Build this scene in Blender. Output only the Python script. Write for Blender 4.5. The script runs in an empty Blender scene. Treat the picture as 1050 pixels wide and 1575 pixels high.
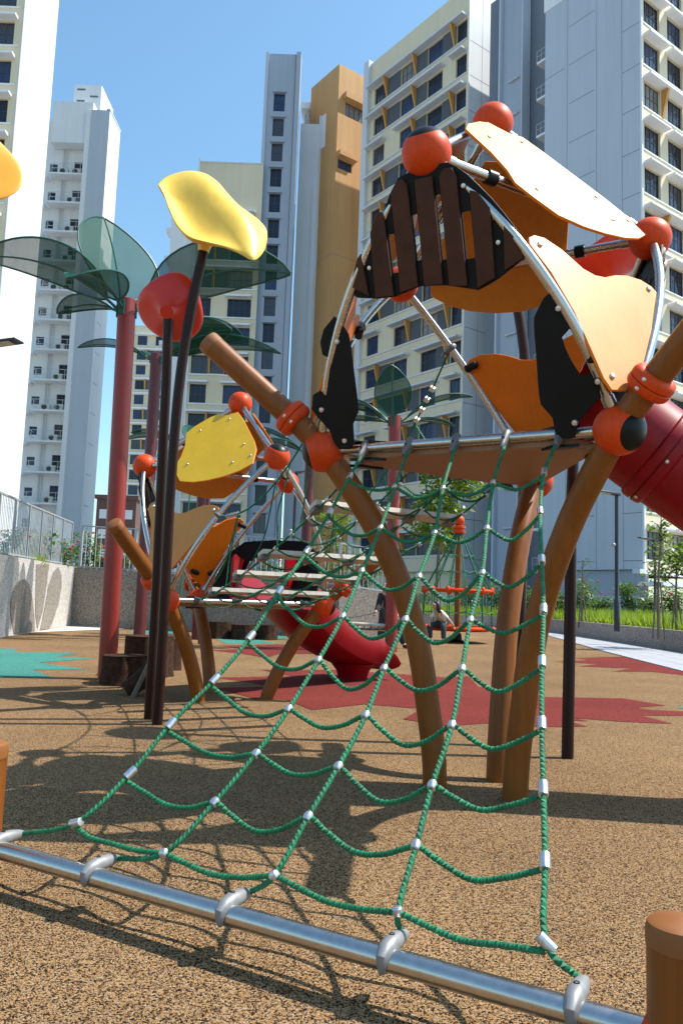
import bpy, math, random
from mathutils import Vector, Matrix
random.seed(7)
V = Vector
rad = math.radians
sc = bpy.context.scene
col = sc.collection

# ------------------------------------------------------------------ camera
CAMH = 1.05
cam_d = bpy.data.cameras.new('camera')
cam_d.sensor_fit = 'VERTICAL'; cam_d.sensor_height = 36.0; cam_d.sensor_width = 24.0
cam_d.lens = 28.0; cam_d.clip_end = 2000.0; cam_d.clip_start = 0.05
cam = bpy.data.objects.new('camera', cam_d); col.objects.link(cam)
FPX = 1225.0
_p = math.atan(135 / FPX); _r = rad(2.05)
FW = V((0, math.cos(_p), math.sin(_p)))
_r0 = V((1, 0, 0)); _u0 = _r0.cross(FW)
RX = _r0 * math.cos(_r) + _u0 * math.sin(_r)
UY = -_r0 * math.sin(_r) + _u0 * math.cos(_r)
m = Matrix((RX, UY, -FW)).transposed().to_4x4(); m.translation = V((0, 0, CAMH))
cam.matrix_world = m
sc.camera = cam

# ------------------------------------------------------------------ light
SUN_AZ = rad(7.5)        # towards +x, a little beyond the scene
SUN_EL = rad(56)
world = bpy.data.worlds.new('World'); sc.world = world; world.use_nodes = True
wn = world.node_tree.nodes; wl = world.node_tree.links
bg = wn['Background']; sky = wn.new('ShaderNodeTexSky'); sky.sky_type = 'NISHITA'; sky.sun_disc = False
sky.sun_elevation = SUN_EL; sky.sun_rotation = rad(90) - SUN_AZ
sky.altitude = 0; sky.air_density = 1.2; sky.dust_density = 1.1; sky.ozone_density = 1.0
tint = wn.new('ShaderNodeMix'); tint.data_type = 'RGBA'; tint.blend_type = 'MULTIPLY'; tint.inputs['Factor'].default_value = 1.0
tint.inputs[7].default_value = (.86, 1.11, 1.15, 1); wl.new(sky.outputs[0], tint.inputs[6]); wl.new(tint.outputs[2], bg.inputs[0]); bg.inputs[1].default_value = 0.132
sl = bpy.data.lights.new('sun', 'SUN'); sl.energy = 4.8; sl.angle = rad(0.5); sl.color = (1.0, 0.95, 0.87)
so = bpy.data.objects.new('sun', sl); col.objects.link(so)
sdir = V((math.cos(SUN_AZ) * math.cos(SUN_EL), math.sin(SUN_AZ) * math.cos(SUN_EL), math.sin(SUN_EL)))
so.rotation_euler = sdir.to_track_quat('Z', 'Y').to_euler(); so.location = sdir * 60
vs = sc.view_settings; vs.view_transform = 'Standard'; vs.look = 'None'; vs.gamma = 1.0; vs.use_curve_mapping = False
vs.exposure = 0.64

# ------------------------------------------------------------------ survey helpers (photo sightings turned into places)
def ray(px, py):
    return FW + RX * ((px - 525.0) / FPX) - UY * ((py - 787.5) / FPX)
def atz(px, py, z=0.0):
    d = ray(px, py); return V((0, 0, CAMH)) + d * ((z - CAMH) / d.z)
def aty(px, py, y):
    d = ray(px, py); return V((0, 0, CAMH)) + d * (y / d.y)

# ------------------------------------------------------------------ mesh builder
class MB:
    def __init__(s): s.v = []; s.f = []; s.mi = []
    def face(s, idx, mi=0): s.f.append(tuple(idx)); s.mi.append(mi)
    def quad(s, a, b, c, d, mi=0):
        n = len(s.v); s.v += [V(a), V(b), V(c), V(d)]; s.face((n, n+1, n+2, n+3), mi)
    def poly(s, pts, mi=0):
        n = len(s.v); s.v += [V(p) for p in pts]; s.face(range(n, n+len(pts)), mi)
    def box(s, lo, hi, mi=0):
        (a, b, c), (d, e, f) = lo, hi
        s.hexa([(a,b,c),(d,b,c),(d,e,c),(a,e,c),(a,b,f),(d,b,f),(d,e,f),(a,e,f)], mi)
    def hexa(s, p, mi=0):
        n = len(s.v); s.v += [V(q) for q in p]
        for q in ((0,3,2,1),(4,5,6,7),(0,1,5,4),(1,2,6,5),(2,3,7,6),(3,0,4,7)): s.face([n+i for i in q], mi)
    def obox(s, c, ex, ey, ez, mi=0):
        c = V(c); ex = V(ex); ey = V(ey); ez = V(ez)
        s.hexa([c-ex-ey-ez, c+ex-ey-ez, c+ex+ey-ez, c-ex+ey-ez, c-ex-ey+ez, c+ex-ey+ez, c+ex+ey+ez, c-ex+ey+ez], mi)
    def tube(s, pts, r, sides=12, caps=True, mi=0, twist=0.0, lobe=0.0, lobes=3, dome=False):
        pts = [V(p) for p in pts]; n = len(pts)
        rr = r if isinstance(r, (list, tuple)) else [r]*n
        t0 = (pts[1]-pts[0]).normalized()
        ref = V((0,0,1)) if abs(t0.z) < .9 else V((1,0,0))
        x = t0.cross(ref).normalized(); b0 = len(s.v); dist = 0
        for i, p in enumerate(pts):
            t = (pts[min(i+1,n-1)]-pts[max(i-1,0)])
            t = t.normalized() if t.length > 1e-9 else t0
            x = (x - t*x.dot(t)); x = x.normalized() if x.length > 1e-6 else t.orthogonal().normalized()
            y = t.cross(x)
            if i: dist += (p-pts[i-1]).length
            ph = dist*twist
            for k in range(sides):
                a = 2*math.pi*k/sides
                q = rr[i]*(1 + lobe*math.cos(lobes*a))
                s.v.append(p + x*(math.cos(a+ph)*q) + y*(math.sin(a+ph)*q))
        for i in range(n-1):
            for k in range(sides):
                a = b0+i*sides+k; b = b0+i*sides+(k+1) % sides
                s.face((a, b, b+sides, a+sides), mi)
        if caps:
            s.face([b0+k for k in range(sides)][::-1], mi); e = b0+(n-1)*sides
            s.face([e+k for k in range(sides)], mi)
    def cyl(s, a, b, r, sides=12, mi=0, r2=None):
        s.tube([a, b], [r, r if r2 is None else r2], sides, True, mi)
    def capped(s, a, b, r, bev, sides=24, mi=0):
        a = V(a); b = V(b); t = (b-a).normalized()
        s.tube([a, a+t*bev*.3, a+t*bev, b-t*bev, b-t*bev*.3, b], [r-bev, r-bev*.3, r, r, r-bev*.3, r-bev], sides, True, mi)
    def sphere(s, c, r, seg=24, ring=14, mi=0, sc=(1,1,1), top=None, zdir=None, mi2=1):
        c = V(c); b0 = len(s.v)
        q = V(zdir).to_track_quat('Z', 'Y') if zdir is not None else None
        def P(v):
            v = V((v[0]*sc[0], v[1]*sc[1], v[2]*sc[2]))
            return c + (q @ v if q else v)
        s.v.append(P((0,0,r)))
        for i in range(1, ring):
            a = math.pi*i/ring
            for k in range(seg):
                t = 2*math.pi*k/seg
                s.v.append(P((r*math.sin(a)*math.cos(t), r*math.sin(a)*math.sin(t), r*math.cos(a))))
        s.v.append(P((0,0,-r)))
        def M(i): return mi2 if (top is not None and i < top) else mi
        for k in range(seg): s.face((b0, b0+1+k, b0+1+(k+1) % seg), M(0))
        for i in range(ring-2):
            for k in range(seg):
                a = b0+1+i*seg+k; b = b0+1+i*seg+(k+1) % seg
                s.face((a, a+seg, b+seg, b), M(i+1))
        e = len(s.v)-1; l = b0+1+(ring-2)*seg
        for k in range(seg): s.face((l+k, e, l+(k+1) % seg), M(ring))
    def lathe(s, c, axis, prof, seg=24, mi=0):
        c = V(c); q = V(axis).to_track_quat('Z', 'Y'); b0 = len(s.v); n = len(prof)
        for (r, h) in prof:
            for k in range(seg):
                t = 2*math.pi*k/seg; s.v.append(c + q @ V((r*math.cos(t), r*math.sin(t), h)))
        for i in range(n-1):
            for k in range(seg):
                a = b0+i*seg+k; b = b0+i*seg+(k+1) % seg; s.face((a, b, b+seg, a+seg), mi)
        if prof[0][0] > 1e-4: s.face([b0+k for k in range(seg)][::-1], mi)
        if prof[-1][0] > 1e-4: s.face([b0+(n-1)*seg+k for k in range(seg)], mi)
    def prism(s, fr, pts, t, bev=.004, mi_front=0, mi_side=1, mi_back=1):
        """outline pts (u,v) in frame (o,u,v,n); front at +t/2, back at -t/2, small chamfer"""
        o, u, v, n = fr
        ar = sum(pts[i][0]*pts[(i+1) % len(pts)][1]-pts[(i+1) % len(pts)][0]*pts[i][1] for i in range(len(pts)))
        if (ar < 0) != (u.cross(v).dot(n) < 0): pts = pts[::-1]
        k = len(pts); b0 = len(s.v)
        def inset(d):
            out = []
            sg = 1 if u.cross(v).dot(n) > 0 else -1
            for i in range(k):
                a = V(pts[i-1]).to_2d() if False else V((pts[i-1][0], pts[i-1][1])); b = V((pts[i][0], pts[i][1])); c = V((pts[(i+1) % k][0], pts[(i+1) % k][1]))
                e1 = (b-a); e2 = (c-b)
                e1 = e1.normalized() if e1.length else V((1,0)); e2 = e2.normalized() if e2.length else e1
                n1 = V((-e1.y, e1.x))*sg; n2 = V((-e2.y, e2.x))*sg
                nn = n1+n2; nn = nn.normalized() if nn.length > 1e-5 else n1
                out.append(b+nn*d)
            return out
        ins = inset(bev)
        rings = [(ins, -t/2), (pts, -t/2+bev), (pts, t/2-bev), (ins, t/2)]
        for ps, h in rings:
            for p in ps: s.v.append(o + u*p[0] + v*p[1] + n*h)
        for j in range(3):
            for i in range(k):
                a = b0+j*k+i; b = b0+j*k+(i+1) % k; s.face((a, b, b+k, a+k), mi_side)
        s.face([b0+i for i in range(k)][::-1], mi_back); s.face([b0+3*k+i for i in range(k)], mi_front)
    def mesh(s, name, mats, off=None, angle=38):
        me = bpy.data.meshes.new(name)
        vs_ = [(v-off)[:] for v in s.v] if off is not None else [v[:] for v in s.v]
        me.from_pydata(vs_, [], s.f)
        for mt in (mats if isinstance(mats, (list, tuple)) else [mats]): me.materials.append(mt)
        me.polygons.foreach_set('material_index', s.mi)
        me.polygons.foreach_set('use_smooth', [True]*len(s.f))
        me.update(); me.set_sharp_from_angle(angle=rad(angle))
        return me
    def build(s, name, mats, parent=None, off=None, angle=38):
        return link(name, s.mesh(name, mats, off, angle), parent)

def link(name, me, parent=None, loc=None, rz=None):
    o = bpy.data.objects.new(name, me); col.objects.link(o)
    if parent is not None: o.parent = parent
    if loc is not None: o.location = loc
    if rz is not None: o.rotation_euler = (0, 0, rz)
    return o
def tag(o, label, cat, group=None):
    o['label'] = label; o['category'] = cat
    if group: o['group'] = group
    return o
def thing(name, loc, label, cat, group=None, rz=0.0):
    o = bpy.data.objects.new(name, None); col.objects.link(o); o.location = loc; o.rotation_euler = (0,0,rz)
    o.empty_display_size = .2
    return tag(o, label, cat, group)
def struct(o): o['kind'] = 'structure'; return o

def crom(pts, step):
    """smooth Catmull-Rom resample"""
    pts = [V(p) for p in pts]; out = []
    P = [pts[0]*2-pts[1]] + pts + [pts[-1]*2-pts[-2]]
    for i in range(1, len(P)-2):
        a, b, c, d = P[i-1:i+3]; n = max(1, int((c-b).length/step))
        for k in range(n):
            t = k/n
            out.append(.5*((2*b)+(c-a)*t+(2*a-5*b+4*c-d)*t*t+(-a+3*b-3*c+d)*t**3))
    out.append(pts[-1]); return out

# ------------------------------------------------------------------ materials
def mat(name, c, rough=.5, metal=0.0, var=.08, vscale=6.0, bump=0.0, bscale=120.0, spec=None, coat=0.0):
    m = bpy.data.materials.new(name); m.use_nodes = True
    nt = m.node_tree; b = nt.nodes['Principled BSDF']; L = nt.links
    b.inputs['Roughness'].default_value = rough; b.inputs['Metallic'].default_value = metal
    if spec is not None: b.inputs['Specular IOR Level'].default_value = spec
    if coat: b.inputs['Coat Weight'].default_value = coat; b.inputs['Coat Roughness'].default_value = .15
    tc = nt.nodes.new('ShaderNodeTexCoord')
    nz = nt.nodes.new('ShaderNodeTexNoise'); nz.inputs['Scale'].default_value = vscale; nz.inputs['Detail'].default_value = 6
    L.new(tc.outputs['Object'], nz.inputs['Vector'])
    rp = nt.nodes.new('ShaderNodeValToRGB')
    rp.color_ramp.elements[0].position = .3; rp.color_ramp.elements[1].position = .7
    rp.color_ramp.elements[0].color = (*[max(0, x*(1-var)) for x in c], 1); rp.color_ramp.elements[1].color = (*[min(1, x*(1+var)) for x in c], 1)
    L.new(nz.outputs['Fac'], rp.inputs['Fac']); L.new(rp.outputs['Color'], b.inputs['Base Color'])
    mr = nt.nodes.new('ShaderNodeMapRange'); mr.inputs['To Min'].default_value = max(.02, rough*.8); mr.inputs['To Max'].default_value = min(1, rough*1.2)
    L.new(nz.outputs['Fac'], mr.inputs['Value']); L.new(mr.outputs['Result'], b.inputs['Roughness'])
    if bump:
        n2 = nt.nodes.new('ShaderNodeTexNoise'); n2.inputs['Scale'].default_value = bscale; n2.inputs['Detail'].default_value = 4
        L.new(tc.outputs['Object'], n2.inputs['Vector'])
        bp = nt.nodes.new('ShaderNodeBump'); bp.inputs['Strength'].default_value = bump; bp.inputs['Distance'].default_value = .01
        L.new(n2.outputs['Fac'], bp.inputs['Height']); L.new(bp.outputs['Normal'], b.inputs['Normal'])
    return m
def granule(name, ramp, scale, bump=.6, stain=.16, rough=.85, dist=.004):
    """packed grains: each voronoi cell takes one colour of the ramp"""
    m = bpy.data.materials.new(name); m.use_nodes = True
    nt = m.node_tree; b = nt.nodes['Principled BSDF']; L = nt.links
    b.inputs['Roughness'].default_value = rough; b.inputs['Specular IOR Level'].default_value = .06
    tc = nt.nodes.new('ShaderNodeTexCoord')
    wz = nt.nodes.new('ShaderNodeTexNoise'); wz.inputs['Scale'].default_value = scale*.8
    L.new(tc.outputs['Object'], wz.inputs['Vector'])
    ad = nt.nodes.new('ShaderNodeVectorMath'); ad.operation = 'MULTIPLY_ADD'
    sb = nt.nodes.new('ShaderNodeVectorMath'); sb.operation = 'SUBTRACT'; sb.inputs[1].default_value = (.5,.5,.5)
    L.new(wz.outputs['Color'], sb.inputs[0]); L.new(sb.outputs[0], ad.inputs[0]); ad.inputs[1].default_value = (.9/scale,)*3
    L.new(tc.outputs['Object'], ad.inputs[2])
    vo = nt.nodes.new('ShaderNodeTexVoronoi'); vo.inputs['Scale'].default_value = scale
    L.new(ad.outputs[0], vo.inputs['Vector'])
    sep = nt.nodes.new('ShaderNodeSeparateColor'); L.new(vo.outputs['Color'], sep.inputs[0])
    rp = nt.nodes.new('ShaderNodeValToRGB'); cr = rp.color_ramp; cr.interpolation = 'CONSTANT'
    while len(cr.elements) > 1: cr.elements.remove(cr.elements[-1])
    acc = 0
    for i, (w, c) in enumerate(ramp):
        e = cr.elements[0] if i == 0 else cr.elements.new(acc)
        e.position = acc; e.color = (*c, 1); acc += w
    L.new(sep.outputs[0], rp.inputs['Fac'])
    nz = nt.nodes.new('ShaderNodeTexNoise'); nz.inputs['Scale'].default_value = .55; nz.inputs['Detail'].default_value = 7; nz.inputs['Roughness'].default_value = .65
    L.new(tc.outputs['Object'], nz.inputs['Vector'])
    mr = nt.nodes.new('ShaderNodeMapRange'); mr.inputs['From Min'].default_value = .3; mr.inputs['From Max'].default_value = .7
    mr.inputs['To Min'].default_value = 1-stain; mr.inputs['To Max'].default_value = 1+stain
    L.new(nz.outputs['Fac'], mr.inputs['Value'])
    mx = nt.nodes.new('ShaderNodeMix'); mx.data_type = 'RGBA'; mx.blend_type = 'MULTIPLY'; mx.inputs['Factor'].default_value = 1
    L.new(rp.outputs['Color'], mx.inputs[6]); L.new(mr.outputs['Result'], mx.inputs[7]); L.new(mx.outputs[2], b.inputs['Base Color'])
    bp = nt.nodes.new('ShaderNodeBump'); bp.inputs['Strength'].default_value = bump; bp.inputs['Distance'].default_value = dist; bp.invert = True
    L.new(vo.outputs['Distance'], bp.inputs['Height']); L.new(bp.outputs['Normal'], b.inputs['Normal'])
    return m
def glassy(name, c, rough=.08, spec=.35):
    return mat(name, c, rough, 0, .25, .35, spec=spec)

M = {}
M['rubber'] = granule('rubber_tan', [(.23,(.013,.010,.008)),(.16,(.07,.038,.019)),(.24,(.26,.150,.072)),(.21,(.355,.200,.082)),(.16,(.39,.275,.17))], 235, 1.0, .2)
M['rubber_red'] = granule('rubber_red', [(.18,(.03,.010,.008)),(.38,(.17,.026,.021)),(.28,(.22,.036,.030)),(.16,(.17,.05,.042))], 190, .8)
M['rubber_teal'] = granule('rubber_teal', [(.18,(.015,.04,.035)),(.46,(.045,.20,.165)),(.36,(.08,.27,.22))], 190, .8)
M['pebble'] = granule('pebble_dash', [(.16,(.16,.13,.11)),(.3,(.40,.36,.33)),(.3,(.52,.48,.45)),(.24,(.62,.58,.54))], 75, .45, .08, dist=.006)
M['pebble_dark'] = granule('pebble_dash_dark', [(.3,(.10,.085,.07)),(.3,(.23,.20,.17)),(.4,(.34,.30,.26))], 75, .45, .08, dist=.006)
M['kerb'] = granule('kerb_granite', [(.2,(.14,.11,.10)),(.4,(.30,.25,.23)),(.4,(.40,.34,.31))], 50, .5, .1)
M['paver'] = mat('pale_paver', (.33,.33,.35), .85, var=.10, vscale=3, bump=.2)
M['slab'] = mat('concrete_slab', (.62,.58,.52), .8, var=.06)
M['soil'] = mat('planter_soil', (.07,.05,.03), .95, var=.3)
M['steel'] = mat('brushed_steel', (.52,.50,.47), .28, 1.0, .06, 40)
M['steel_dull'] = mat('cast_grey', (.15,.15,.16), .5, .35, .1, 30)
M['alu'] = mat('aluminium_sleeve', (.66,.66,.67), .34, .9, .05, 30)
M['brown'] = mat('brown_post', (.225,.070,.010), .44, 0, .12, 3, bump=.04, bscale=300, spec=.3)
M['brown_end'] = mat('brown_cap', (.23,.078,.014), .55, 0, .08, 6)
M['red'] = mat('orange_red_plastic', (.64,.060,.006), .48, 0, .07, 5, bump=.03, bscale=220, spec=.22)
M['blackplastic'] = mat('black_plastic', (.010,.010,.010), .38, 0, .2, 8, spec=.18)
M['peach'] = mat('apricot_panel', (.62,.25,.038), .45, 0, .04, 4)
M['orange'] = mat('orange_panel', (.82,.19,.004), .45, 0, .05, 4, spec=.3)
M['yellow'] = mat('yellow_panel', (.74,.44,.015), .40, 0, .05, 4)
M['amber'] = mat('amber_panel_inside', (.58,.20,.010), .5, 0, .05, 4)
M['blackpanel'] = mat('black_hdpe', (.006,.006,.006), .55, 0, .2, 20, bump=.05, bscale=400, spec=.18)
M['ply'] = mat('brown_deck', (.28,.145,.07), .55, 0, .08, 12, bump=.04, bscale=200)
M['rope'] = mat('green_rope', (.005,.145,.058), .6, 0, .35, 25, bump=.25, bscale=700)
M['rope_dark'] = mat('black_rope', (.02,.02,.02), .7)
M['plank'] = mat('pale_plank', (.52,.47,.41), .55, 0, .1, 8, bump=.1, bscale=90)
M['slide_red'] = mat('slide_red', (.26,.002,.008), .40, 0, .08, 3, spec=.3)
M['palm_red'] = mat('palm_red', (.25,.020,.012), .42, 0, .08, 3)
M['palm_dark'] = mat('palm_maroon', (.10,.012,.014), .45, 0, .1, 3)
M['leafrim'] = mat('leaf_green_steel', (.004,.065,.042), .42, 0, .1, 10)
M['pole_brown'] = mat('dark_brown_pole', (.026,.010,.008), .34, 0, .15, 4, spec=.18)
M['flower_red'] = mat('flower_red', (.54,.022,.006), .36, 0, .06, 3)
M['flower_yellow'] = mat('flower_yellow', (.80,.52,.07), .45, 0, .05, 3)
M['flower_orange'] = mat('flower_orange', (.80,.33,.02), .45, 0, .05, 3)
M['rail'] = mat('fence_grey', (.36,.37,.39), .45, .2, .06, 4)
M['rail_pale'] = mat('fence_pale', (.55,.56,.57), .45, .2, .06, 4)
M['lamp'] = mat('lamp_black', (.03,.03,.04), .45, .2, .1, 4)
M['lens'] = mat('lamp_lens', (.55,.50,.40), .3)
def weather(m, k=.16, sc_=.5):
    nt = m.node_tree; L = nt.links; b = nt.nodes['Principled BSDF']; src = b.inputs['Base Color'].links[0].from_socket
    tc = nt.nodes.new('ShaderNodeTexCoord'); mp = nt.nodes.new('ShaderNodeMapping'); mp.inputs['Scale'].default_value = (2.2*sc_, 2.2*sc_, .07*sc_)
    L.new(tc.outputs['Object'], mp.inputs['Vector']); nz = nt.nodes.new('ShaderNodeTexNoise'); nz.inputs['Scale'].default_value = 1.6; nz.inputs['Detail'].default_value = 8; nz.inputs['Roughness'].default_value = .7
    L.new(mp.outputs[0], nz.inputs['Vector'])
    mr = nt.nodes.new('ShaderNodeMapRange'); mr.inputs['From Min'].default_value = .42; mr.inputs['From Max'].default_value = .75; mr.inputs['To Min'].default_value = 1.0; mr.inputs['To Max'].default_value = 1-k
    L.new(nz.outputs['Fac'], mr.inputs['Value']); mx = nt.nodes.new('ShaderNodeMix'); mx.data_type = 'RGBA'; mx.blend_type = 'MULTIPLY'; mx.inputs['Factor'].default_value = 1
    L.new(src, mx.inputs[6]); L.new(mr.outputs[0], mx.inputs[7]); L.new(mx.outputs[2], b.inputs['Base Color'])
M['white'] = mat('white_paint', (.74,.75,.77), .75, 0, .035, .25)
M['whitesh'] = mat('offwhite_paint', (.60,.62,.65), .75, 0, .04, .25)
M['cream'] = mat('cream_paint', (.66,.57,.41), .8, 0, .04, .3)
M['grey'] = mat('grey_paint', (.34,.38,.45), .8, 0, .04, .25)
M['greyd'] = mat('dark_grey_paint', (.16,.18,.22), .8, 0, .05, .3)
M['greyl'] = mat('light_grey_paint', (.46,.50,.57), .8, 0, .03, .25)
M['ochre'] = mat('ochre_paint', (.54,.30,.12), .8, 0, .05, .25)
for k_ in ('white','whitesh','cream','grey','greyd','greyl','ochre'): weather(M[k_], .10 if k_ != 'ochre' else .2)
M['infill'] = mat('dark_infill', (.075,.085,.10), .8, 0, .06, .3)
for k_, q_, c_ in (('brown',.30,9),('red',.22,14),('peach',.10,7),('orange',.14,7),('yellow',.12,7),('amber',.16,7),('ply',.25,9),('slide_red',.25,5),('palm_red',.25,6),('alu',.3,40),('plank',.35,12),('flower_yellow',.10,6),('blackpanel',.3,14)): weather(M[k_], q_, c_)
M['fin'] = mat('fin_orange', (.55,.26,.06), .7, 0, .05, 1)
M['joint'] = mat('wall_joint', (.20,.21,.23), .9)
M['glass'] = glassy('window_glass', (.018,.024,.042))
M['glass_open'] = glassy('window_glass_grey', (.05,.055,.07), .15, .5)
M['glass_blue'] = glassy('window_glass_blue', (.03,.05,.11)); M['curtain'] = glassy('window_with_curtain', (.20,.19,.18), .25, .4)
M['frame'] = mat('window_frame', (.05,.055,.07), .5, .2)
M['ac'] = mat('ac_casing', (.60,.59,.56), .6)
M['ac_fan'] = mat('ac_fan', (.06,.06,.06), .6)
M['skin'] = mat('skin', (.50,.27,.18), .5); M['hair'] = mat('hair', (.012,.010,.010), .5)
M['shirt'] = mat('pale_shirt', (.68,.60,.46), .8); M['trousers'] = mat('dark_trousers', (.03,.032,.035), .85)
M['shoe'] = mat('white_shoe', (.7,.7,.7), .7); M['blackcloth'] = mat('black_cloth', (.016,.016,.018), .85)
M['bark'] = mat('bark', (.050,.026,.017), .95, 0, .4, 14, bump=.8, bscale=26, spec=.08)
M['trunk'] = mat('sapling_bark', (.16,.12,.085), .9, 0, .3, 20)
M['brick'] = mat('brown_roof', (.11,.055,.045), .8)
def leafmat(name, c, trans=.35):
    m = mat(name, c, .45, 0, .35, 2.5); nt = m.node_tree
    b = nt.nodes['Principled BSDF']; out = nt.nodes['Material Output']
    tr = nt.nodes.new('ShaderNodeBsdfTranslucent'); tr.inputs[0].default_value = (c[0]*1.3, c[1]*1.5, c[2]*.6, 1)
    mx = nt.nodes.new('ShaderNodeMixShader'); mx.inputs[0].default_value = trans
    nt.links.new(b.outputs[0], mx.inputs[1]); nt.links.new(tr.outputs[0], mx.inputs[2]); nt.links.new(mx.outputs[0], out.inputs[0])
    return m
M['leaf'] = leafmat('tree_leaf', (.16,.22,.035)); M['leaf2'] = leafmat('shrub_leaf', (.075,.14,.025)); M['grass'] = leafmat('grass_blade', (.24,.30,.035), .45)
M['bloom'] = mat('red_bloom', (.55,.02,.04), .6)
def perforated():
    m = bpy.data.materials.new('perforated_green'); m.use_nodes = True; nt = m.node_tree; L = nt.links
    b = nt.nodes['Principled BSDF']; b.inputs['Base Color'].default_value = (.008,.062,.038,1); b.inputs['Roughness'].default_value = .6; b.inputs['Specular IOR Level'].default_value = .1
    tc = nt.nodes.new('ShaderNodeTexCoord'); nz = nt.nodes.new('ShaderNodeTexNoise'); nz.inputs['Scale'].default_value = 2.2; L.new(tc.outputs['Object'], nz.inputs['Vector'])
    lt = nt.nodes.new('ShaderNodeMapRange'); lt.inputs['To Min'].default_value = .15; lt.inputs['To Max'].default_value = .28; L.new(nz.outputs['Fac'], lt.inputs['Value'])
    tr = nt.nodes.new('ShaderNodeBsdfTransparent'); mx = nt.nodes.new('ShaderNodeMixShader')
    L.new(lt.outputs[0], mx.inputs[0]); L.new(b.outputs[0], mx.inputs[1]); L.new(tr.outputs[0], mx.inputs[2])
    L.new(mx.outputs[0], nt.nodes['Material Output'].inputs[0])
    return m
M['perf'] = perforated()

# ================================================================== SETTING
g = MB(); g.quad((-900,-300,0),(900,-300,0),(900,1500,0),(-900,1500,0))
struct(g.build('ground', mat('far_ground', (.30,.29,.27), .9, 0, .1, .2)))
# rubber play surface: one sheet with an outline
g = MB(); g.poly([(-16,-6,.004),(14,-6,.004),(6.6,6,.004),(6.05,14,.004),(6.6,20,.004),(7.6,28.5,.004),(8.1,34,.004),(4,36.5,.004),(-2,36,.004),(-2,24,.004),(-16,24,.004)])
struct(g.build('rubber_play_surface', M['rubber']))
def patch(name, px, m):
    b = MB(); b.poly([atz(x, y, .008) for x, y in px]); o = struct(b.build(name, m)); return o
patch('red_ground_pattern', [(330,1058),(420,1056),(375,1048),(330,1042),(450,1040),(400,1030),(520,1030),(600,1036),(690,1042),(720,1040),(735,1056),(840,1072),(960,1074),(1022,1085),(978,1088),(1000,1092),(1052,1094),(1050,1101),(985,1100),(1033,1113),(960,1110),(880,1104),(905,1109),(870,1108),(902,1117),(830,1118),(745,1112),(690,1117),(620,1106),(648,1090),(560,1083),(480,1092),(440,1076),(390,1074)], M['rubber_red'])
patch('red_ground_pattern', [(850,1018),(905,1015),(880,1012),(950,1010),(1010,1012),(1060,1022),(1065,1040),(1000,1033),(940,1033),(970,1028),(890,1025),(920,1021)], M['rubber_red'])
patch('red_ground_pattern', [(320,1000),(380,998),(335,993),(430,991),(520,996),(470,1001),(505,1006),(430,1005),(410,1012),(370,1005)], M['rubber_red'])
patch('teal_ground_pattern', [(-60,996),(30,998),(20,1003),(122,1004),(90,1010),(146,1013),(60,1019),(136,1030),(50,1030),(85,1043),(10,1041),(-60,1052)], M['rubber_teal'])
patch('teal_ground_pattern', [(330,982),(420,976),(450,980),(400,986),(440,990),(350,990)], M['rubber_teal'])
patch('teal_ground_pattern', [(1040,1088),(1100,1080),(1110,1096),(1060,1092)], M['rubber_teal'])
patch('teal_ground_pattern', [(195,972),(230,969),(300,971),(250,976)], M['rubber_teal'])
p0 = atz(109, 963, 0)
b = MB(); b.poly([(p0.x+.02,p0.y,.012),(*atz(52,973)[:2],.012),(*atz(130,970)[:2],.012),(*atz(190,968)[:2],.012),(*atz(200,961)[:2],.012)]); struct(b.build('concrete_apron', M['slab']))

# paved path right, slabs one by one
pb = MB(); pl = [(6.62,6),(6.07,14),(6.62,20),(7.62,28.5),(8.15,34)]; pr = [(9.3,6),(8.3,14),(8.75,20),(8.9,28.5),(9.0,34)]
pb.poly([(x,y,.006) for x,y in pl]+[(x,y,.006) for x,y in pr[::-1]])
path = struct(pb.build('paved_path', M['joint']))
def lerp_poly(P, y):
    for (x0,y0),(x1,y1) in zip(P, P[1:]):
        if y <= y1: return x0+(x1-x0)*(y-y0)/(y1-y0)
    return P[-1][0]
y = 8.0
while y < 33.5:
    y2 = y+.6
    for k in range(4):
        def X(yy, t): return lerp_poly(pl, yy)*(1-t)+lerp_poly(pr, yy)*t
        a, c = k/4, (k+1)/4; gq = .006
        b = MB(); b.hexa([(X(y,a)+gq,y+gq,.006),(X(y,c)-gq,y+gq,.006),(X(y2,c)-gq,y2-gq,.006),(X(y2,a)+gq,y2-gq,.006)]+[(X(y,a)+gq,y+gq,.022),(X(y,c)-gq,y+gq,.022),(X(y2,c)-gq,y2-gq,.022),(X(y2,a)+gq,y2-gq,.022)])
        b.build('paving_slab', M['paver'], path)
    y = y2

# planter: low wall, soil, grass
def strip_wall(name, P, th, z0, z1, m, label, cat='wall', z1b=None):
    off = V((*P[0], 0)); t = thing(name, off, label, cat); b = MB(); n = len(P); L = []; R = []
    for i in range(n):
        a = V(P[max(i-1,0)]); c = V(P[min(i+1,n-1)]); d = (c-a).normalized(); nn = V((-d.y, d.x)); p = V(P[i])
        L.append(p+nn*th/2); R.append(p-nn*th/2)
    for i in range(n-1):
        zt0 = z1 if z1b is None else z1+(z1b-z1)*i/(n-1); zt1 = z1 if z1b is None else z1+(z1b-z1)*(i+1)/(n-1)
        b.hexa([(*R[i],z0),(*R[i+1],z0),(*L[i+1],z0),(*L[i],z0),(*R[i],zt0),(*R[i+1],zt1),(*L[i+1],zt1),(*L[i],zt0)])
    b.build('wall_body', m, t, off); return t
kp = [(9.55,6),(8.55,14),(8.98,20),(9.1,24),(9.12,28.5),(9.1,31.5),(8.8,34),(8.1,35.6),(7,36.6),(5,37.2),(2.4,37.4)]
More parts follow.
